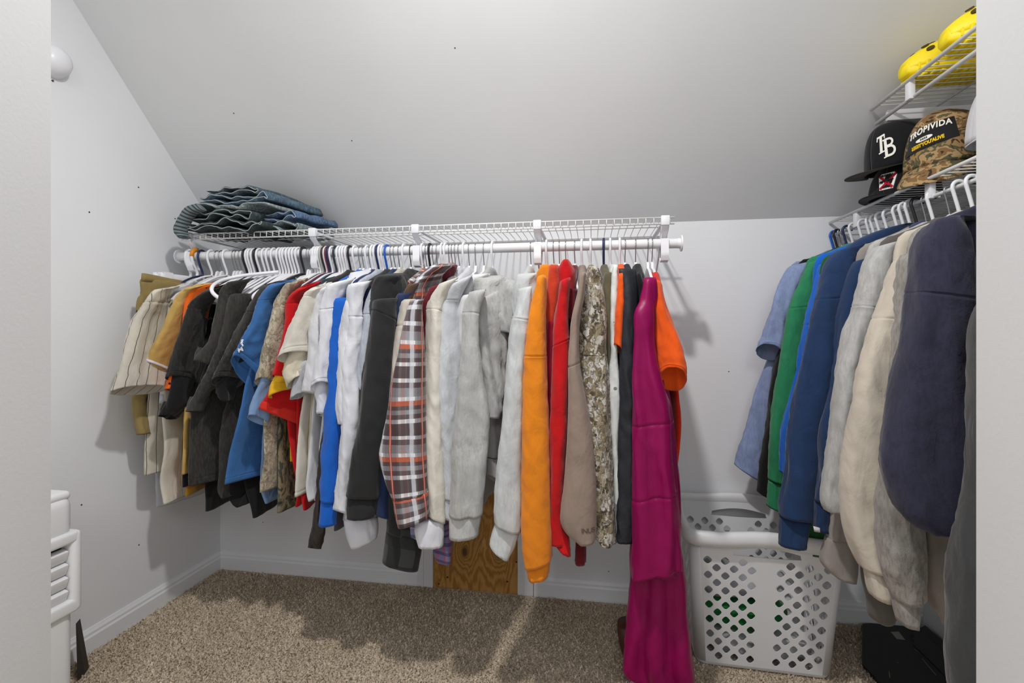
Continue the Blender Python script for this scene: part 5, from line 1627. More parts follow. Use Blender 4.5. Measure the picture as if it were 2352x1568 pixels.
# rolled rim, arched over the hand holes
prof = [(-0.002, -0.040), (0.006, -0.044), (0.017, -0.040), (0.021, -0.022), (0.020, -0.008), (0.013, 0.002), (0.003, 0.004), (-0.004, -0.002), (-0.005, -0.014)]
hx, hy = bhalf(BZ)
path = rrect(hx, hy, RC + 0.004, 8)
vs, fs = [], []
n = len(path)
for x, y in path:
    d = V((x / hx, y / hy, 0))
    # outward direction of the rounded rectangle
    ox = max(0.0, abs(x) - (hx - RC)) * (1 if x > 0 else -1)
    oy = max(0.0, abs(y) - (hy - RC)) * (1 if y > 0 else -1)
    L_ = math.hypot(ox, oy) or 1
    ox, oy = ox / L_, oy / L_
    lift = 0.010 * max(0.0, math.cos(min(PI / 2, abs(x) / 0.12 * PI / 2))) if abs(oy) > 0.9 else 0.0
    for a, z in prof:
        vs.append(bxy(x + ox * a, y + oy * a, BZ + z + lift))
m = len(prof)
for i in range(n):
    j = (i + 1) % n
    for k in range(m):
        fs.append((i * m + k, i * m + (k + 1) % m, j * m + (k + 1) % m, j * m + k))
mb = MB()
mb.add(vs, fs)
mb.build('rim', BPL, basket)
# clothes in the basket: loosely heaped cloths seen through the holes
def heap(name, label, mat, cx, cy, z, hx, hy, h, seed):
    mb = MB()
    off = V((seed * 3.1, seed * 1.7, 0))
    nn, mm = 40, 14
    for i in range(mm):
        th = PI * (i + 0.5) / mm
        for k in range(nn):
            an = 2 * PI * k / nn
            q = abs(math.cos(an)) ** 4 + abs(math.sin(an)) ** 4
            r = math.sin(th) ** 0.6 * q ** -0.25
            p = V((hx * r * math.cos(an), hy * r * math.sin(an), -h * math.cos(th)))
            w = noise.noise(p * 16 + off) * 0.6 + noise.noise(p * 34 - off) * 0.35
            p = p * (1 + 0.10 * w) + V((0, 0, 0.016 * noise.noise(p * 22 + off * 2)))
            mb.v.append(bxy(cx + p.x, cy + p.y, z + p.z))
    for i in range(mm - 1):
        for k in range(nn):
            mb.f.append((i * nn + k, i * nn + (k + 1) % nn, (i + 1) * nn + (k + 1) % nn, (i + 1) * nn + k))
    mb.f += [tuple(range(nn - 1, -1, -1)), tuple(range((mm - 1) * nn, mm * nn))]
    return tag(mb.build(name, mat), label, 'laundry', 'clothes in the laundry basket')
heap('crumpled_shirt', 'white crumpled cloth at the bottom of the laundry basket', WHITE2, 0.0, 0.0, 0.055, 0.165, 0.095, 0.048, 1)
heap('crumpled_shirt', 'green crumpled shirt in the laundry basket behind the holes', fabric('laundry_green', (36, 120, 62)), -0.04, -0.005, 0.145, 0.140, 0.100, 0.048, 2)
heap('crumpled_shirt', 'grey crumpled cloth on top of the heap in the laundry basket', GREYTEE, -0.05, 0.02, 0.215, 0.12, 0.085, 0.030, 3)
heap('crumpled_sock', 'yellow crumpled scrap of cloth high in the laundry basket', YELLOW, 0.045, -0.02, 0.215, 0.025, 0.035, 0.016, 4)

# ------------------------------------------------------------------ boxes on the floor at the right
BLACKBOX = base_mat('black_card', (30, 29, 28), 0.55)
n_ = tex(BLACKBOX, 190, 3, 0.7)
r_ = ramp(BLACKBOX, [(0.62, srgb((30, 29, 28))), (0.72, srgb((62, 60, 56)))])
lk(BLACKBOX, n_.outputs['Fac'], r_.inputs['Fac'])
lk(BLACKBOX, r_.outputs['Color'], BLACKBOX.node_tree.nodes['Principled BSDF'].inputs['Base Color'])
def onz(u, v, z):
    q = at(u, v, 1.0) - V((0, 0, CAMH))
    k = (z - CAMH) / q.z
    return V((0, 0, CAMH)) + q * k
MT = 0.013
mat_pts = [onz(1981, 1432, MT), onz(1980, 1522, MT), onz(2024, 1570, MT), V((0.93, 1.30, MT)), V((1.175, 1.28, MT)), V((1.175, 1.968, MT)), V((1.0, 1.968, MT))]
fm = thing('floor_mat', 'flat black scuffed mat on the carpet beneath the right clothes', 'mat', (1.05, 1.6, 0))
slab(mat_pts, 0.0125, (0, 0, -1)).build('mat_sheet', BLACKBOX, fm, smooth=False)
LABW = base_mat('paper_label_grey', (150, 148, 140), 0.7)
pts = [onz(2046, 1451, MT), onz(2064, 1450, MT), onz(2079, 1469, MT), onz(2060, 1467, MT)]
slab(pts, 0.0006, (0, 0, 1)).build('paper_label', LABW, fm, smooth=False)['label'] = 'small grey paper label'
mb = MB()
for u0, v0, u1, v1, w in ((2042, 1541, 2044, 1556, 1.4), (2118, 1512, 2150, 1550, 1.2), (2100, 1490, 2110, 1496, 1.0), (2060, 1520, 2064, 1522, 1.2), (2140, 1478, 2152, 1492, 1.0)):
    p_, q_ = onz(u0, v0, MT), onz(u1, v1, MT)
    mb.tube([p_, q_], 0.0006 * w, 5)
mb.build('lint_flecks', base_mat('lint_pale', (150, 146, 136), 0.9), fm)['kind'] = 'stuff'
CARDW = base_mat('white_card', (214, 214, 214), 0.7)
tag(MB().rbox((1.152, 1.30, 0.014), (1.160, 1.955, 0.128), 0.001, Matrix.Translation((0.012, 0, 0)) @ Matrix.Rotation(0.0, 4, 'Y')).build('white_board', CARDW, auto=40),
    'long white board standing on the black mat against the right wall', 'board')
for k in range(3):
    M = Matrix.Translation((1.100 - 0.014 * k, 0, 0.0138 + 0.0 * k)) @ Matrix.Rotation(0.95, 4, 'Y')
    tag(MB().rbox((0.0, 1.28, 0.002), (0.003, 1.92 - k * 0.03, 0.060 - k * 0.004), 0.0008, M).build('flat_board', BLACKBOX, auto=40),
        ('black strip board nearest the long white board', 'black strip board in the middle of three beside the white board', 'black strip board furthest from the long white board')[k], 'board', 'black strip boards')
bag = tag(loft('leather_boot', px_rows([(1418, 1430, 1466, 1422), (1418, 1448, 1468, 1445), (1421, 1470, 1470, 1468), (1430, 1500, 1474, 1500), (1438, 1523, 1478, 1523)], (1.60, 1.60)), base_mat('brown_leather', (74, 36, 24), 0.5), None, t=0.09, fold=0.003, crease=0.002, deep=0.005),
          'dark brown leather boot shaft behind the trailing magenta gown', 'boot')

# ------------------------------------------------------------------ portable air conditioner by the left wall
ACW = base_mat('appliance_white', (222, 223, 224), 0.4)
ACX, ACY0, ACY1, ACH = -1.352, 0.74, 1.104, 0.652
ac = thing('portable_air_conditioner', 'white portable air conditioner with louvres beside the left door jamb', 'appliance', ((LEFT + ACX) / 2, (ACY0 + ACY1) / 2, 0))
MB().rbox((LEFT + 0.03, ACY0, 0.004), (ACX, ACY1, 0.36), 0.03, seg=5).build('lower_body', ACW, ac, auto=40)
MB().rbox((LEFT + 0.03, ACY0, 0.53), (ACX, ACY1, ACH - 0.006), 0.03, seg=5).build('upper_body', ACW, ac, auto=40)
MB().rbox((LEFT + 0.04, ACY0 + 0.01, ACH - 0.02), (ACX - 0.006, ACY1 - 0.006, ACH + 0.003), 0.012, seg=4).build('top_plate', ACW, ac, auto=40)
fz0, fz1 = 0.335, 0.548
MB().rbox((LEFT + 0.03, ACY1 - 0.018, fz0), (ACX + 0.010, ACY1 + 0.010, fz1), 0.012, seg=4).build('louvre_frame', ACW, ac, auto=40)
MB().rbox((LEFT + 0.03, ACY0 - 0.01, fz1 - 0.030), (ACX + 0.010, ACY1, fz1), 0.008, seg=4).build('louvre_frame', ACW, ac, auto=40)
MB().rbox((LEFT + 0.03, ACY0 - 0.01, fz0), (ACX + 0.010, ACY1, fz0 + 0.035), 0.008, seg=4).build('louvre_frame', ACW, ac, auto=40)
MB().rbox((LEFT + 0.04, ACY0 + 0.01, fz0 + 0.01), (ACX - 0.025, ACY1 - 0.012, fz1 - 0.01), 0.004).build('grille_core', base_mat('dark_grille', (50, 50, 52), 0.6), ac, auto=40)
for k in range(4):
    z = fz1 - 0.058 - k * 0.0345
    M = Matrix.Translation((ACX - 0.010, 0, z)) @ Matrix.Rotation(0.32, 4, 'Y')
    MB().rbox((-0.012, ACY0, -0.016), (0.010, ACY1 - 0.021, 0.0135), 0.003, M).build('louvre', ACW, ac, auto=40)
pts = [at(174, 1432, 1.27), at(178, 1568, 1.27), onz(195, 1547, 0.002)]
pts[1] = V((pts[1].x, pts[1].y, 0.002))
tag(slab([V((p.x, p.y, p.z)) for p in pts], 0.03, (-0.5, 0.85, 0)).build('plastic_wedge', base_mat('black_plastic_panel', (36, 34, 33), 0.5), smooth=False),
    'black plastic wedge standing between the air conditioner and the baseboard', 'panel')
p = at(117, 141, 1.0)
k = LEFT / p.x
p = V((0, 0, CAMH)) + (p - V((0, 0, CAMH))) * k
M = Matrix.Translation(p) @ Matrix.Rotation(PI / 2, 4, 'Y')
fxt = thing('wall_fixture', 'round white plastic fixture high on the left wall beside the jamb', 'fixture', p)
MB().lathe([(0.050, 0), (0.050, 0.006), (0.046, 0.012), (0.043, 0.026), (0.036, 0.038), (0.022, 0.046), (0.006, 0.049)], 32, M).build('dome', PLASTIC, fxt, auto=60)
MB().lathe([(0.003, 0), (0.003, 0.003), (0.001, 0.0035)], 8, Matrix.Translation(p + V((0, 0.004, -0.058))) @ Matrix.Rotation(PI / 2, 4, 'Y')).build('screw', base_mat('screw_dark', (60, 60, 60), 0.5), fxt)

# pin holes and specks in walls and ceiling
SPECK = base_mat('speck_dark', (60, 60, 62), 0.8)
def speck(u, v, plane, parent, r=0.0028):
    o_ = V((0, 0, CAMH))
    q = at(u, v, 1.0) - o_
    n_, d_ = plane
    P = o_ + q * ((d_ - o_.dot(n_)) / q.dot(n_))
    M = Matrix.Translation(P) @ n_.to_track_quat('Z', 'Y').to_matrix().to_4x4()
    MB().lathe([(r, -0.0004), (r, 0.0006), (r * 0.4, 0.0008)], 8, M).build('pin_hole', SPECK, bpy.data.objects[parent])
PLW, PLB = (V((1, 0, 0)), LEFT), (V((0, -1, 0)), -BACK)
cn = V((0, -SLOPE, -1)).normalized()
PLC = (cn, cn.dot(V((0, BACK, KNEE))))
for u, v in ((318, 430), (205, 487), (402, 502), (318, 979), (187, 1159), (319, 1251)):
    speck(u, v, PLW, 'wall_left')
for u, v in ((1674, 853), (604, 1199), (1398, 1312)):
    speck(u, v, PLB, 'wall_back', 0.0022)
for u, v in ((808, 323), (1045, 110), (537, 260)):
    speck(u, v, PLC, 'ceiling', 0.0022)

# ------------------------------------------------------------------ folded jeans on the shelf
def denim(name, rgb, fleck=0.35):
    m = fabric(name, rgb, heather=fleck, var=0.22, bumps=0.8, scale=300, sheen=0.05, rgb2=tuple(min(255, int(c * 1.35)) for c in rgb))
    return m
SEAM = fabric('denim_edge_pale', (176, 184, 184))
def jeans(label, x0, x1, z0, layers, h, y0, depth, mat, seed, shear=0.0, sag=0.0):
    """a pair folded over itself: one ribbon running back and forth, pushed back in depth"""
    rnd = random.Random(seed)
    ph = [rnd.uniform(0, 6.28) for _ in range(8)]
    path = []
    L = x1 - x0
    for k in range(layers):
        zz = z0 + h * (k + 0.5)
        m = 26
        for i in range(m + 1):
            f = i / m if k % 2 == 0 else 1 - i / m
            x = x0 + L * (0.02 + 0.96 * f)
            w = 0.42 * h * math.sin(x * 26 + ph[k]) + 0.28 * h * math.sin(x * 62 + ph[(k + 3) % 8]) + 0.12 * h * math.sin(x * 118 + ph[(k + 5) % 8])
            path.append(V((x, 0, zz + w)))
        if k < layers - 1:                                  # the bend into the next layer
            e = 1 if k % 2 == 0 else -1
            xe = path[-1].x
            for a in (-0.8, -0.3, 0.3, 0.8):
                path.append(V((xe + e * h * 0.75 * math.cos(a), 0, z0 + h * (k + 1) + h * 0.5 * math.sin(a) * 0.9)))
    P = smooth_path(path, 2)
    th = h * 0.30
    root = thing('folded_jeans', label, 'jeans', ((x0 + x1) / 2, y0 + depth / 2, z0), 'folded jeans on the back shelf')
    mb = MB()
    ny = 9
    n = len(P)
    front = []
    off = V((seed * 2.3, 0, seed))
    for j in range(ny):
        g = j / (ny - 1)
        for side_ in (1, -1):
            for i, p in enumerate(P):
                a, b = P[max(0, i - 1)], P[min(n - 1, i + 1)]
                tn = (b - a).normalized()
                nn = V((-tn.z, 0, tn.x))
                bulge = math.sin(min(1, g * 4) * PI / 2)
                q = p + nn * side_ * th * (0.55 + 0.45 * bulge)
                y = y0 + depth * g + 0.012 * noise.noise(V((p.x * 12, g * 3, p.z * 40)) + off)
                q = V((q.x + shear * g, y, q.z - sag * g * g + 0.35 * h * noise.noise(V((q.x * 14, g * 4, q.z * 60)) + off)))
                mb.v.append(q)
                if j == 0 and side_ == 1:
                    front.append(q + V((0, -0.001, 0)) - nn * th * 0.5)
    W_ = 2 * n
    for j in range(ny - 1):
        for s_ in (0, 1):
            b0, b1 = j * W_ + s_ * n, (j + 1) * W_ + s_ * n
            for i in range(n - 1):
                mb.f.append((b0 + i, b0 + i + 1, b1 + i + 1, b1 + i))
        for i in (0, n - 1):
            mb.f.append((j * W_ + i, j * W_ + n + i, (j + 1) * W_ + n + i, (j + 1) * W_ + i))
    for j in (0, ny - 1):
        for i in range(n - 1):
            mb.f.append((j * W_ + i, j * W_ + i + 1, j * W_ + n + i + 1, j * W_ + n + i))
    mb.build('denim', mat, root)
    MB().tube(front, 0.0014, 5).build('hem_edge', SEAM, root)['label'] = 'pale stitched hem edge'
    return root
D1 = denim('denim_dark_grey', (52, 60, 62))
D2 = denim('denim_mid_blue', (74, 92, 106))
D3 = denim('denim_pale_grey', (128, 138, 138), 0.2)
D4 = denim('denim_blue', (78, 98, 124))
yj = 1.640
def jx(u, Y=yj):
    return rx(u, Y)
zb = DECK + 0.003
j1 = jeans('dark grey jeans lowest in the stack on the shelf', jx(425), jx(598), zb, 2, 0.020, yj, 0.24, D1, 1, 0.02)
j2 = jeans('dark jeans with a frayed waistband second from the bottom of the stack', jx(420), jx(572), zb + 0.043, 2, 0.019, yj + 0.006, 0.23, denim('denim_green_grey', (64, 76, 76)), 2, 0.05)
j3 = jeans('pale washed jeans in the middle of the stack sagging to the right', jx(424), jx(612), zb + 0.084, 1, 0.019, yj + 0.004, 0.22, D3, 3, 0.08, 0.02)
j4 = jeans('mid blue jeans second from the top of the stack', jx(450), jx(606), zb + 0.104, 2, 0.016, yj + 0.012, 0.22, D2, 4, 0.09, 0.02)
j5 = jeans('dark jeans with a rolled end topmost in the stack', jx(466), jx(582), zb + 0.137, 2, 0.015, yj + 0.016, 0.20, denim('denim_slate', (70, 82, 88)), 5, 0.08, 0.02)
j6 = jeans('blue jeans spilling down the right end of the stack', jx(582), jx(650), zb + 0.042, 2, 0.019, 1.70, 0.20, D4, 6, 0.06, 0.0)
j7 = jeans('pale grey jeans beneath the blue ones at the right end of the stack', jx(592), jx(660), zb, 2, 0.019, 1.69, 0.20, denim('denim_light_grey', (112, 122, 124)), 7, 0.03, 0.0)
# frayed waistband pulled over the left end of the shelf
fray = stripes('frayed_denim', (120, 132, 134), [(1, 0.014, 0.006, 0.0, (34, 38, 40), 0.85)])
loft('waistband', [(at(455, 468, 1.628), at(470, 484, 1.628)), (at(430, 480, 1.628), at(446, 492, 1.628)), (at(412, 508, 1.628), at(430, 514, 1.628)), (at(406, 532, 1.628), at(424, 534, 1.628)), (at(416, 548, 1.628), at(432, 544, 1.628))], fray, j1, t=0.05, fold=0.003, crease=0.003, deep=0.005)
o = MB().rbox((0, 0, 0), (0.020, 0.003, 0.016), 0.001, Matrix.Translation(at(413, 503, 1.618)) @ Matrix.Rotation(0.3, 4, 'Y')).build('woven_tab', BLACK, j2, auto=40)
o['label'] = 'small black woven tab'

# ------------------------------------------------------------------ caps
CAMO_CAP = camo('woodland_camo', [(60, 50, 38), (132, 102, 68), (176, 146, 104), (92, 90, 66), (160, 128, 88), (66, 56, 42)], 14, (1, 1, 1.5), 0.6)
CAP_BLACK = fabric('cap_black_wool', (24, 24, 28))
BRIM_UNDER = fabric('brim_dark_olive', (52, 48, 40))
def cap(name, label, loc, fwd, mat, pitch=0.0, h=0.135, a=0.100, b=0.088, brim=0.070, brim_mat=None, back_mat=None, bend=0.018, squash=0.62, droop=0.0, group='caps on the right shelf'):
    f = V((fwd[0], fwd[1], 0)).normalized()
    l = V((-f.y, f.x, 0))
    M = Matrix((f, l, V((0, 0, 1)))).transposed().to_4x4()
    M = Matrix.Translation(loc) @ M @ Matrix.Rotation(pitch, 4, 'Y')
    root = thing(name, label, 'cap', loc, group)
    def cp(phi, t_, off=0.0):
        """crown surface; phi 0 is the front, t_ 0 the rim and 1 the top"""
        th = t_ * PI / 2
        front = max(0.0, math.cos(phi)) ** 2
        r = math.cos(th) ** (squash - 0.16 * front)
        z = h * math.sin(th) ** (1.0 + 0.1 * front) * (1 + 0.05 * front * math.sin(th * 2))
        s6 = abs(((phi / (PI / 3)) + 0.5) % 1.0 - 0.5)
        gr = -0.0012 * math.exp(-(s6 / 0.018) ** 2) * (1 - t_)
        rr = 1 + (gr + off) / 0.09
        return V((a * r * math.cos(phi) * rr, b * r * math.sin(phi) * rr, z + off * math.sin(th)))
    def crown(p0, p1, nm, mt, n):
        mb = MB()
        m = 18
        for j in range(m + 1):
            for i in range(n + 1):
                mb.v.append(M @ cp(p0 + (p1 - p0) * i / n, min(0.995, j / m)))
        for j in range(m):
            for i in range(n):
                k = j * (n + 1) + i
                mb.f.append((k, k + 1, k + n + 2, k + n + 1))
        o = mb.build(nm, mt, root)
        so = o.modifiers.new('thick', 'SOLIDIFY')
        so.thickness, so.offset = 0.002, -1
        return o
    if back_mat:
        crown(-1.25, 1.25, 'front_panel', mat, 60)
        crown(1.25, 2 * PI - 1.25, 'mesh_back', back_mat, 90)
    else:
        crown(0, 2 * PI, 'crown', mat, 144)
    top = M @ V((0, 0, h))
    MB().lathe([(0.009, -0.002), (0.0085, 0.003), (0.005, 0.0055), (0.001, 0.006)], 12, Matrix.Translation(top)).build('button', mat, root)
    if brim:
        mb = MB()
        n, m = 28, 8
        for s_ in (0, 1):
            for j in range(m + 1):
                for i in range(n + 1):
                    ph_ = -1.12 + 2.24 * i / n
                    q = j / m
                    base = V((a * math.cos(ph_), b * math.sin(ph_), 0))
                    w = (1 - (abs(ph_) / 1.12) ** 2.6)
                    p = base + V((brim * w * q, base.y * 0.10 * q, 0))
                    p.z = -bend * (p.y / b) ** 2 * (0.3 + 0.7 * q) - (0.006 + droop) * q * w - 0.0032 * s_ + 0.001
                    mb.v.append(M @ p)
        W_ = (m + 1) * (n + 1)
        for s_ in (0, 1):
            for j in range(m):
                for i in range(n):
                    k = s_ * W_ + j * (n + 1) + i
                    mb.f.append((k, k + 1, k + n + 2, k + n + 1))
        for i in range(n):
            k = m * (n + 1) + i
            mb.f.append((k, k + 1, W_ + k + 1, W_ + k))
            mb.f.append((i, i + 1, W_ + i + 1, W_ + i))
        mb.build('brim', brim_mat or mat, root)
    return root, cp, M
def quad_strip(pts, w):
    """a constant-width stroke as quads"""
    out = []
    for i in range(len(pts) - 1):
        a, b = V(pts[i]), V(pts[i + 1])
        d = (b - a).normalized()
        n_ = V((-d.y, d.x)) * w / 2
        e = d * w * 0.12
        out.append([a + n_ - e, a - n_ - e, b - n_ + e, b + n_ + e])
    return out
def decal(root, nm, mat, polys, cp, M, phi0, t0, scale, off=0.0022, rot=0.0, skew=0.0):
    """flat shapes (x right, y up, unit size) sewn on the crown as seen from outside"""
    mb = MB()
    cr, sr = math.cos(rot), math.sin(rot)
    for po in polys:
        n = len(po)
        vs = []
        for o2 in (off, off - 0.0016):
            for p in po:
                x, y = p[0] + skew * p[1], p[1]
                x, y = x * cr - y * sr, x * sr + y * cr
                vs.append(M @ cp(phi0 + x * scale / 0.094, max(0.01, t0 + y * scale / 0.175), o2))
        mb.add(vs, [tuple(range(n)), tuple(range(2 * n - 1, n - 1, -1))] + [(i, (i + 1) % n, (i + 1) % n + n, i + n) for i in range(n)])
    return mb.build(nm, mat, root, smooth=False)
def font_polys(body, size=1.0, space=1.0, bold=0.0, shear=0.0, arc=0.0):
    cu = bpy.data.curves.new('tmp', 'FONT')
    cu.body, cu.size, cu.align_x, cu.space_character, cu.offset, cu.shear = body, size, 'CENTER', space, bold, shear
    o = bpy.data.objects.new('tmp', cu)
    C.objects.link(o)
    bpy.context.view_layer.update()
    me = bpy.data.meshes.new_from_object(o.evaluated_get(bpy.context.evaluated_depsgraph_get()))
    out = []
    for p in me.polygons:
        q = [(me.vertices[i].co.x, me.vertices[i].co.y) for i in p.vertices]
        out.append([(x, y + arc * (1 - (x * x))) for x, y in q])
    bpy.data.objects.remove(o)
    bpy.data.curves.remove(cu)
    bpy.data.meshes.remove(me)
    return out
WTHREAD = fabric('white_thread', (232, 228, 220), gain=1.1)
YTHREAD = fabric('yellow_thread', (236, 196, 30))
RTHREAD = fabric('red_thread', (190, 24, 48))
PATCHB = fabric('patch_black', (30, 30, 34))
# stacked black caps, camouflage trucker cap, pale cap at the doorway
rt, cp, M = cap('baseball_hat', 'black cap with a white gun and red saltire patch beneath the flat brim cap', V((0.955, 1.692, RDECK + 0.010)), (-0.86, -0.50), CAP_BLACK, 0.0, h=0.105, brim=0.055, bend=0.004)
hexp = [(-0.5, 0.30), (-0.36, 0.5), (0.36, 0.5), (0.5, 0.30), (0.34, -0.5), (-0.34, -0.5)]
decal(rt, 'patch_border', fabric('patch_dark', (52, 54, 62)), [[(x * 1.1, y * 1.1) for x, y in hexp]], cp, M, 0.10, 0.27, 0.055, 0.0016)
decal(rt, 'patch', WTHREAD, [hexp], cp, M, 0.10, 0.27, 0.055, 0.0024)
decal(rt, 'saltire', RTHREAD, quad_strip([(-0.44, 0.36), (0.3, -0.42)], 0.14) + quad_strip([(0.44, 0.36), (-0.3, -0.42)], 0.14), cp, M, 0.10, 0.27, 0.055, 0.0032)
decal(rt, 'rifle_emblem', PATCHB, quad_strip([(-0.34, -0.02), (0.0, 0.03), (0.34, 0.06)], 0.06) + quad_strip([(-0.34, -0.03), (-0.2, -0.06)], 0.09) + quad_strip([(0.0, 0.02), (0.05, -0.1)], 0.05), cp, M, 0.10, 0.27, 0.055, 0.004)
decal(rt, 'lettering', PATCHB, [[(x, y + 0.30) for x, y in p] for p in font_polys('FLORIDA', 0.15, 1.1, 0.005)] + [[(x, y - 0.40) for x, y in p] for p in font_polys('GUNS', 0.15, 1.0, 0.005)], cp, M, 0.10, 0.27, 0.055, 0.0036)

rt, cp, M = cap('baseball_hat', 'black flat brim cap with a white TB monogram above another black cap', V((0.950, 1.695, 1.578)), (-1.0, -0.20), CAP_BLACK, 0.13, h=0.142, a=0.098, b=0.090, brim=0.072, brim_mat=BRIM_UNDER, bend=0.002)
T_ = quad_strip([(-0.62, 0.80), (0.02, 0.92)], 0.15) + quad_strip([(-0.30, 0.84), (-0.30, -0.36)], 0.21) + quad_strip([(-0.50, -0.40), (-0.06, -0.34)], 0.09) + quad_strip([(-0.60, 0.86), (-0.62, 0.52)], 0.08) + quad_strip([(0.02, 0.96), (0.02, 0.62)], 0.08)
B_ = quad_strip([(0.06, 0.40), (0.06, -0.78)], 0.21) + quad_strip([(-0.14, -0.82), (0.26, -0.76)], 0.09) + quad_strip([(-0.14, 0.44), (0.20, 0.50)], 0.09)
def arcpts(cx, cy, rx_, ry_, a0, a1, n=9):
    return [(cx + rx_ * math.cos(a0 + (a1 - a0) * i / n), cy + ry_ * math.sin(a0 + (a1 - a0) * i / n)) for i in range(n + 1)]
B_ += quad_strip([(0.06, 0.46), (0.30, 0.46)] + arcpts(0.34, 0.20, 0.26, 0.26, PI / 2, -PI / 2) + [(0.16, -0.06)], 0.15)
B_ += quad_strip([(0.16, -0.10), (0.34, -0.12)] + arcpts(0.38, -0.44, 0.30, 0.32, PI / 2, -PI / 2) + [(0.06, -0.76)], 0.16)
decal(rt, 'monogram', WTHREAD, T_ + B_, cp, M, 0.52, 0.30, 0.034, 0.0032, 0.06)

rt, cp, M = cap('trucker_hat', 'camouflage trucker cap with a black TROPIVIDA patch and mesh back', V((0.972, 1.535, 1.526)), (-0.80, -0.60), CAMO_CAP, 0.06, h=0.150, a=0.104, b=0.094, brim=0.052, droop=0.050, back_mat=fabric('black_mesh', (30, 30, 32), bumps=1.0, scale=150), bend=0.020)
def grid_rect(w, h, n=16):
    return [[(-w + 2 * w * i / n, -h), (-w + 2 * w * (i + 1) / n, -h), (-w + 2 * w * (i + 1) / n, h), (-w + 2 * w * i / n, h)] for i in range(n)]
decal(rt, 'patch', PATCHB, grid_rect(0.80, 0.30), cp, M, -0.02, 0.36, 0.080, 0.0022, 0.14)
decal(rt, 'lettering', WTHREAD, [[(x, y + 0.02) for x, y in p] for p in font_polys('TROPIVIDA', 0.245, 1.12, 0.006, 0.12, 0.10)], cp, M, -0.02, 0.36, 0.080, 0.0034, 0.14)
decal(rt, 'oval_emblem', WTHREAD, [[(-0.12 + 0.26 * math.cos(a), -0.055 + 0.055 * math.sin(a)) for a in [2 * PI * i / 18 for i in range(18)]]], cp, M, -0.02, 0.36, 0.080, 0.0034, 0.14)
decal(rt, 'oval_lettering', PATCHB, [[(x - 0.12, y - 0.075) for x, y in p] for p in font_polys('SINCE', 0.06, 1.4)], cp, M, -0.02, 0.36, 0.080, 0.0042, 0.14)
decal(rt, 'yellow_lettering', YTHREAD, [[(x - 0.05, y - 0.235) for x, y in p] for p in font_polys("LEGIT'YOU'ALIVE", 0.125, 1.0, 0.006)], cp, M, -0.02, 0.36, 0.080, 0.0034, 0.14)

rt, cp, M = cap('trucker_hat', 'pale cap with a black front patch half hidden by the right jamb', V((0.995, 1.345, 1.535)), (-0.55, -0.84), WHITE2, 0.05, h=0.155, brim=0.06, bend=0.01)
strips = []
for i in range(14):
    for j in range(10):
        x0, x1 = -0.5 + i / 14, -0.5 + (i + 1) / 14
        c0, c1 = 0.62 * math.sqrt(max(0, 1 - 4 * x0 * x0)), 0.62 * math.sqrt(max(0, 1 - 4 * x1 * x1))
        f0, f1 = -1 + 2 * j / 10, -1 + 2 * (j + 1) / 10
        strips.append([(x0, c0 * f0), (x1, c1 * f0), (x1, c1 * f1), (x0, c0 * f1)])
decal(rt, 'patch', PATCHB, strips[10:-10], cp, M, -0.25, 0.45, 0.075, 0.0024)
decal(rt, 'lettering', WTHREAD, font_polys('SALT', 0.3, 1.0, 0.004), cp, M, -0.25, 0.45, 0.075, 0.0032)
cap('baseball_hat', 'dull teal cap behind the camouflage trucker cap', V((1.075, 1.46, RDECK + 0.006)), (-0.7, -0.7), fabric('dull_teal', (80, 110, 104)), 0.0, h=0.11, brim=0.05)

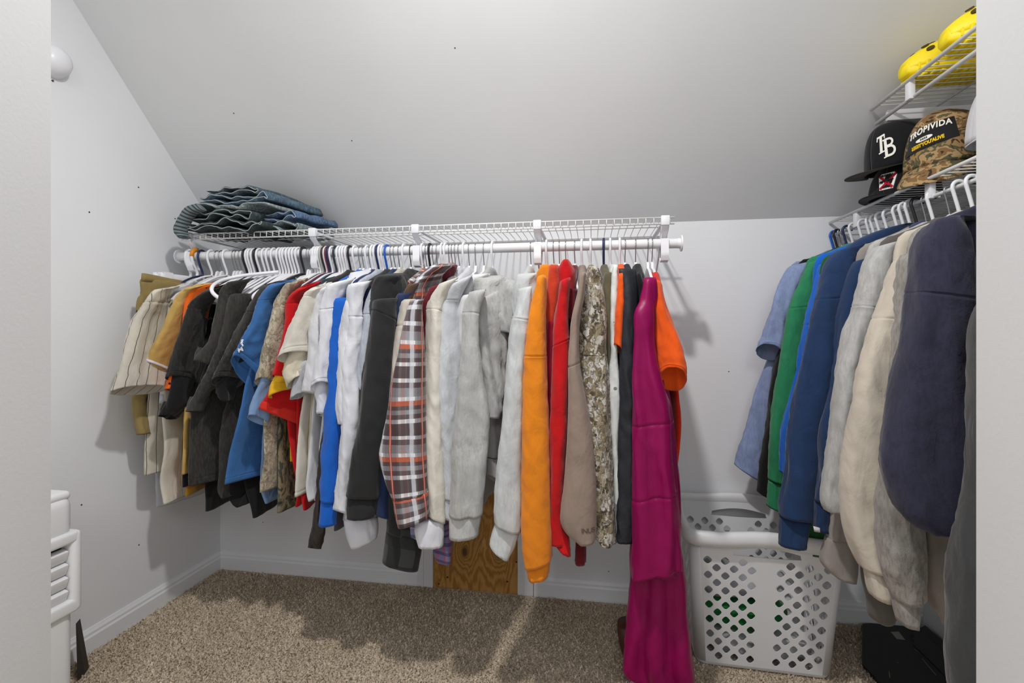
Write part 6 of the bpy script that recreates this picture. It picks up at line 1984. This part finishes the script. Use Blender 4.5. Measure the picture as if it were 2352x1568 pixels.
# ------------------------------------------------------------------ yellow clogs on the upper shelf
CLOG = base_mat('yellow_foam', (236, 206, 8), 0.5, 1.2)
HOLE = base_mat('clog_hole_dark', (70, 56, 4), 0.8)
def clog(label, toe, direction, L=0.27, Wd=0.062, scale=1.0):
    d = V((direction[0], direction[1], 0)).normalized()
    l = V((-d.y, d.x, 0))
    M = Matrix((d, l, V((0, 0, 1)))).transposed().to_4x4()
    M.translation = V(toe)
    root = thing('foam_clog', label, 'clog', toe, 'yellow clogs on the upper shelf')
    def width(s_):
        return Wd * (0.30 + 0.70 * math.sin(min(1.0, s_ / 0.30) * PI / 2)) * (1 - 0.18 * max(0, (s_ - 0.35) / 0.65)) * (1.0 if s_ < 0.93 else 1 - 3.2 * (s_ - 0.93))
    def hgt(s_):
        return 0.045 + 0.058 * math.sin(min(1, s_ / 0.42) * PI / 2) ** 0.8 if s_ < 0.52 else 0.103 - 0.05 * min(1, (s_ - 0.52) / 0.12)
    # sole
    mb = MB()
    n = 22
    st = [0.0, 0.02, 0.06, 0.12, 0.2, 0.3, 0.42, 0.55, 0.7, 0.82, 0.92, 0.97, 1.0]
    for s_ in st:
        w = max(0.004, width(max(s_, 0.004)))
        for k in range(n):
            a = 2 * PI * k / n
            y = w * math.copysign(abs(math.cos(a)) ** 0.6, math.cos(a))
            z = 0.015 + 0.015 * math.copysign(abs(math.sin(a)) ** 0.5, math.sin(a)) + 0.010 * max(0, 1 - s_ / 0.18) ** 2
            mb.v.append(M @ V((s_ * L, y, z)))
    for i in range(len(st) - 1):
        for k in range(n):
            mb.f.append((i * n + k, i * n + (k + 1) % n, (i + 1) * n + (k + 1) % n, (i + 1) * n + k))
    mb.f += [tuple(range(n - 1, -1, -1)), tuple(range((len(st) - 1) * n, len(st) * n))]
    mb.build('sole', CLOG, root)
    # upper: toe box
    mb = MB()
    st2 = [0.008, 0.03, 0.07, 0.13, 0.2, 0.28, 0.36, 0.44, 0.5, 0.54]
    n2 = 20
    def up(s_, a, off=0.0):
        w, h_ = width(max(s_, 0.01)) * 0.99, hgt(s_) - 0.022
        return V((s_ * L, (w + off) * math.copysign(abs(math.cos(a)) ** 0.8, math.cos(a)), 0.022 + (h_ + off) * abs(math.sin(a)) ** 0.75))
    for s_ in st2:
        for k in range(n2 + 1):
            mb.v.append(M @ up(s_, PI * k / n2))
    for i in range(len(st2) - 1):
        for k in range(n2):
            a0 = i * (n2 + 1) + k
            mb.f.append((a0, a0 + 1, a0 + n2 + 2, a0 + n2 + 1))
    mb.f.append(tuple(range(n2, -1, -1)))
    o = mb.build('upper', CLOG, root)
    so = o.modifiers.new('thick', 'SOLIDIFY')
    so.thickness, so.offset = 0.006, -1
    # heel rim and strap
    mb = MB()
    pts = [(0.54, 1.0, 0.060), (0.66, 1.0, 0.048), (0.8, 1.0, 0.046), (0.92, 0.8, 0.056), (0.985, 0.0, 0.062)]
    rim = [V((s_ * L, width(min(s_, 0.93)) * e, z)) for s_, e, z in pts]
    rim = smooth_path(rim + [V((p.x, -p.y, p.z)) for p in reversed(rim[:-1])], 4)
    mb.tube([M @ p for p in rim], 0.007, 8)
    mb.build('heel_rim', CLOG, root)
    mb = MB()
    stp = smooth_path([V((0.52 * L, width(0.52) * 1.06, 0.075)), V((0.7 * L, width(0.7) * 1.14, 0.095)), V((0.93 * L, width(0.8) * 0.8, 0.105)), V((1.0 * L, 0, 0.108)), V((0.93 * L, -width(0.8) * 0.8, 0.105)), V((0.7 * L, -width(0.7) * 1.14, 0.095)), V((0.52 * L, -width(0.52) * 1.06, 0.075))], 5)
    mb.tube([M @ p for p in stp], 0.007, 8, flat=0.5)
    mb.build('heel_strap', CLOG, root)
    # vent holes, dark, on the toe box
    hm = None
    for s_, a in ((0.16, 0.62), (0.16, 1.2), (0.16, 1.95), (0.16, 2.5), (0.28, 0.5), (0.28, 1.0), (0.28, 1.57), (0.28, 2.15), (0.28, 2.64), (0.41, 0.75), (0.41, 1.3), (0.41, 1.84), (0.41, 2.4)):
        c0 = up(s_, a, 0.0012)
        ds = (up(s_ + 0.02, a, 0.0012) - c0).normalized()
        da = (up(s_, a + 0.06, 0.0012) - c0).normalized()
        nn = ds.cross(da)
        m2 = MB()
        ring = [M @ (c0 + ds * 0.0095 * math.cos(q) + da * 0.0062 * math.sin(q)) for q in [2 * PI * i / 12 for i in range(12)]]
        nw = M.to_3x3() @ nn
        m2.add(ring + [p - nw * 0.003 for p in ring], [tuple(range(12)), tuple(range(23, 11, -1))] + [(i, (i + 1) % 12, (i + 1) % 12 + 12, i + 12) for i in range(12)])
        m2.build('vent_hole', HOLE, root, smooth=False)
    # tread bars under the sole and lugs round the toe
    mb = MB()
    for i in range(13):
        s_ = 0.06 + i * 0.068
        w = width(s_) * 0.86
        mb.rbox((s_ * L - 0.005, -w, -0.003), (s_ * L + 0.005, w, 0.004), 0.0015, M)
    o = mb.build('tread_bars', CLOG, root)
    o['kind'] = 'stuff'
    mb = MB()
    for i in range(-5, 6):
        a = i / 5 * 1.25
        s_ = 0.02 + 0.16 * (1 - math.cos(a)) * 1.5
        w = width(max(0.01, s_)) * (1 if a > 0 else -1) * min(1, abs(a) * 1.2)
        mb.rbox((s_ * L - 0.004, w - 0.004, 0.012), (s_ * L + 0.004, w + 0.004, 0.032), 0.001, M)
    mb.build('toe_lugs', CLOG, root)['kind'] = 'stuff'
    return root
clog('yellow foam clog with its rounded toe nearest the back wall', V((0.862, 1.535, UDECK + 0.006)), (1, 0.05))
clog('yellow foam clog beside the doorway end of the upper shelf', V((0.868, 1.385, UDECK + 0.006)), (1, -0.08), Wd=0.066)
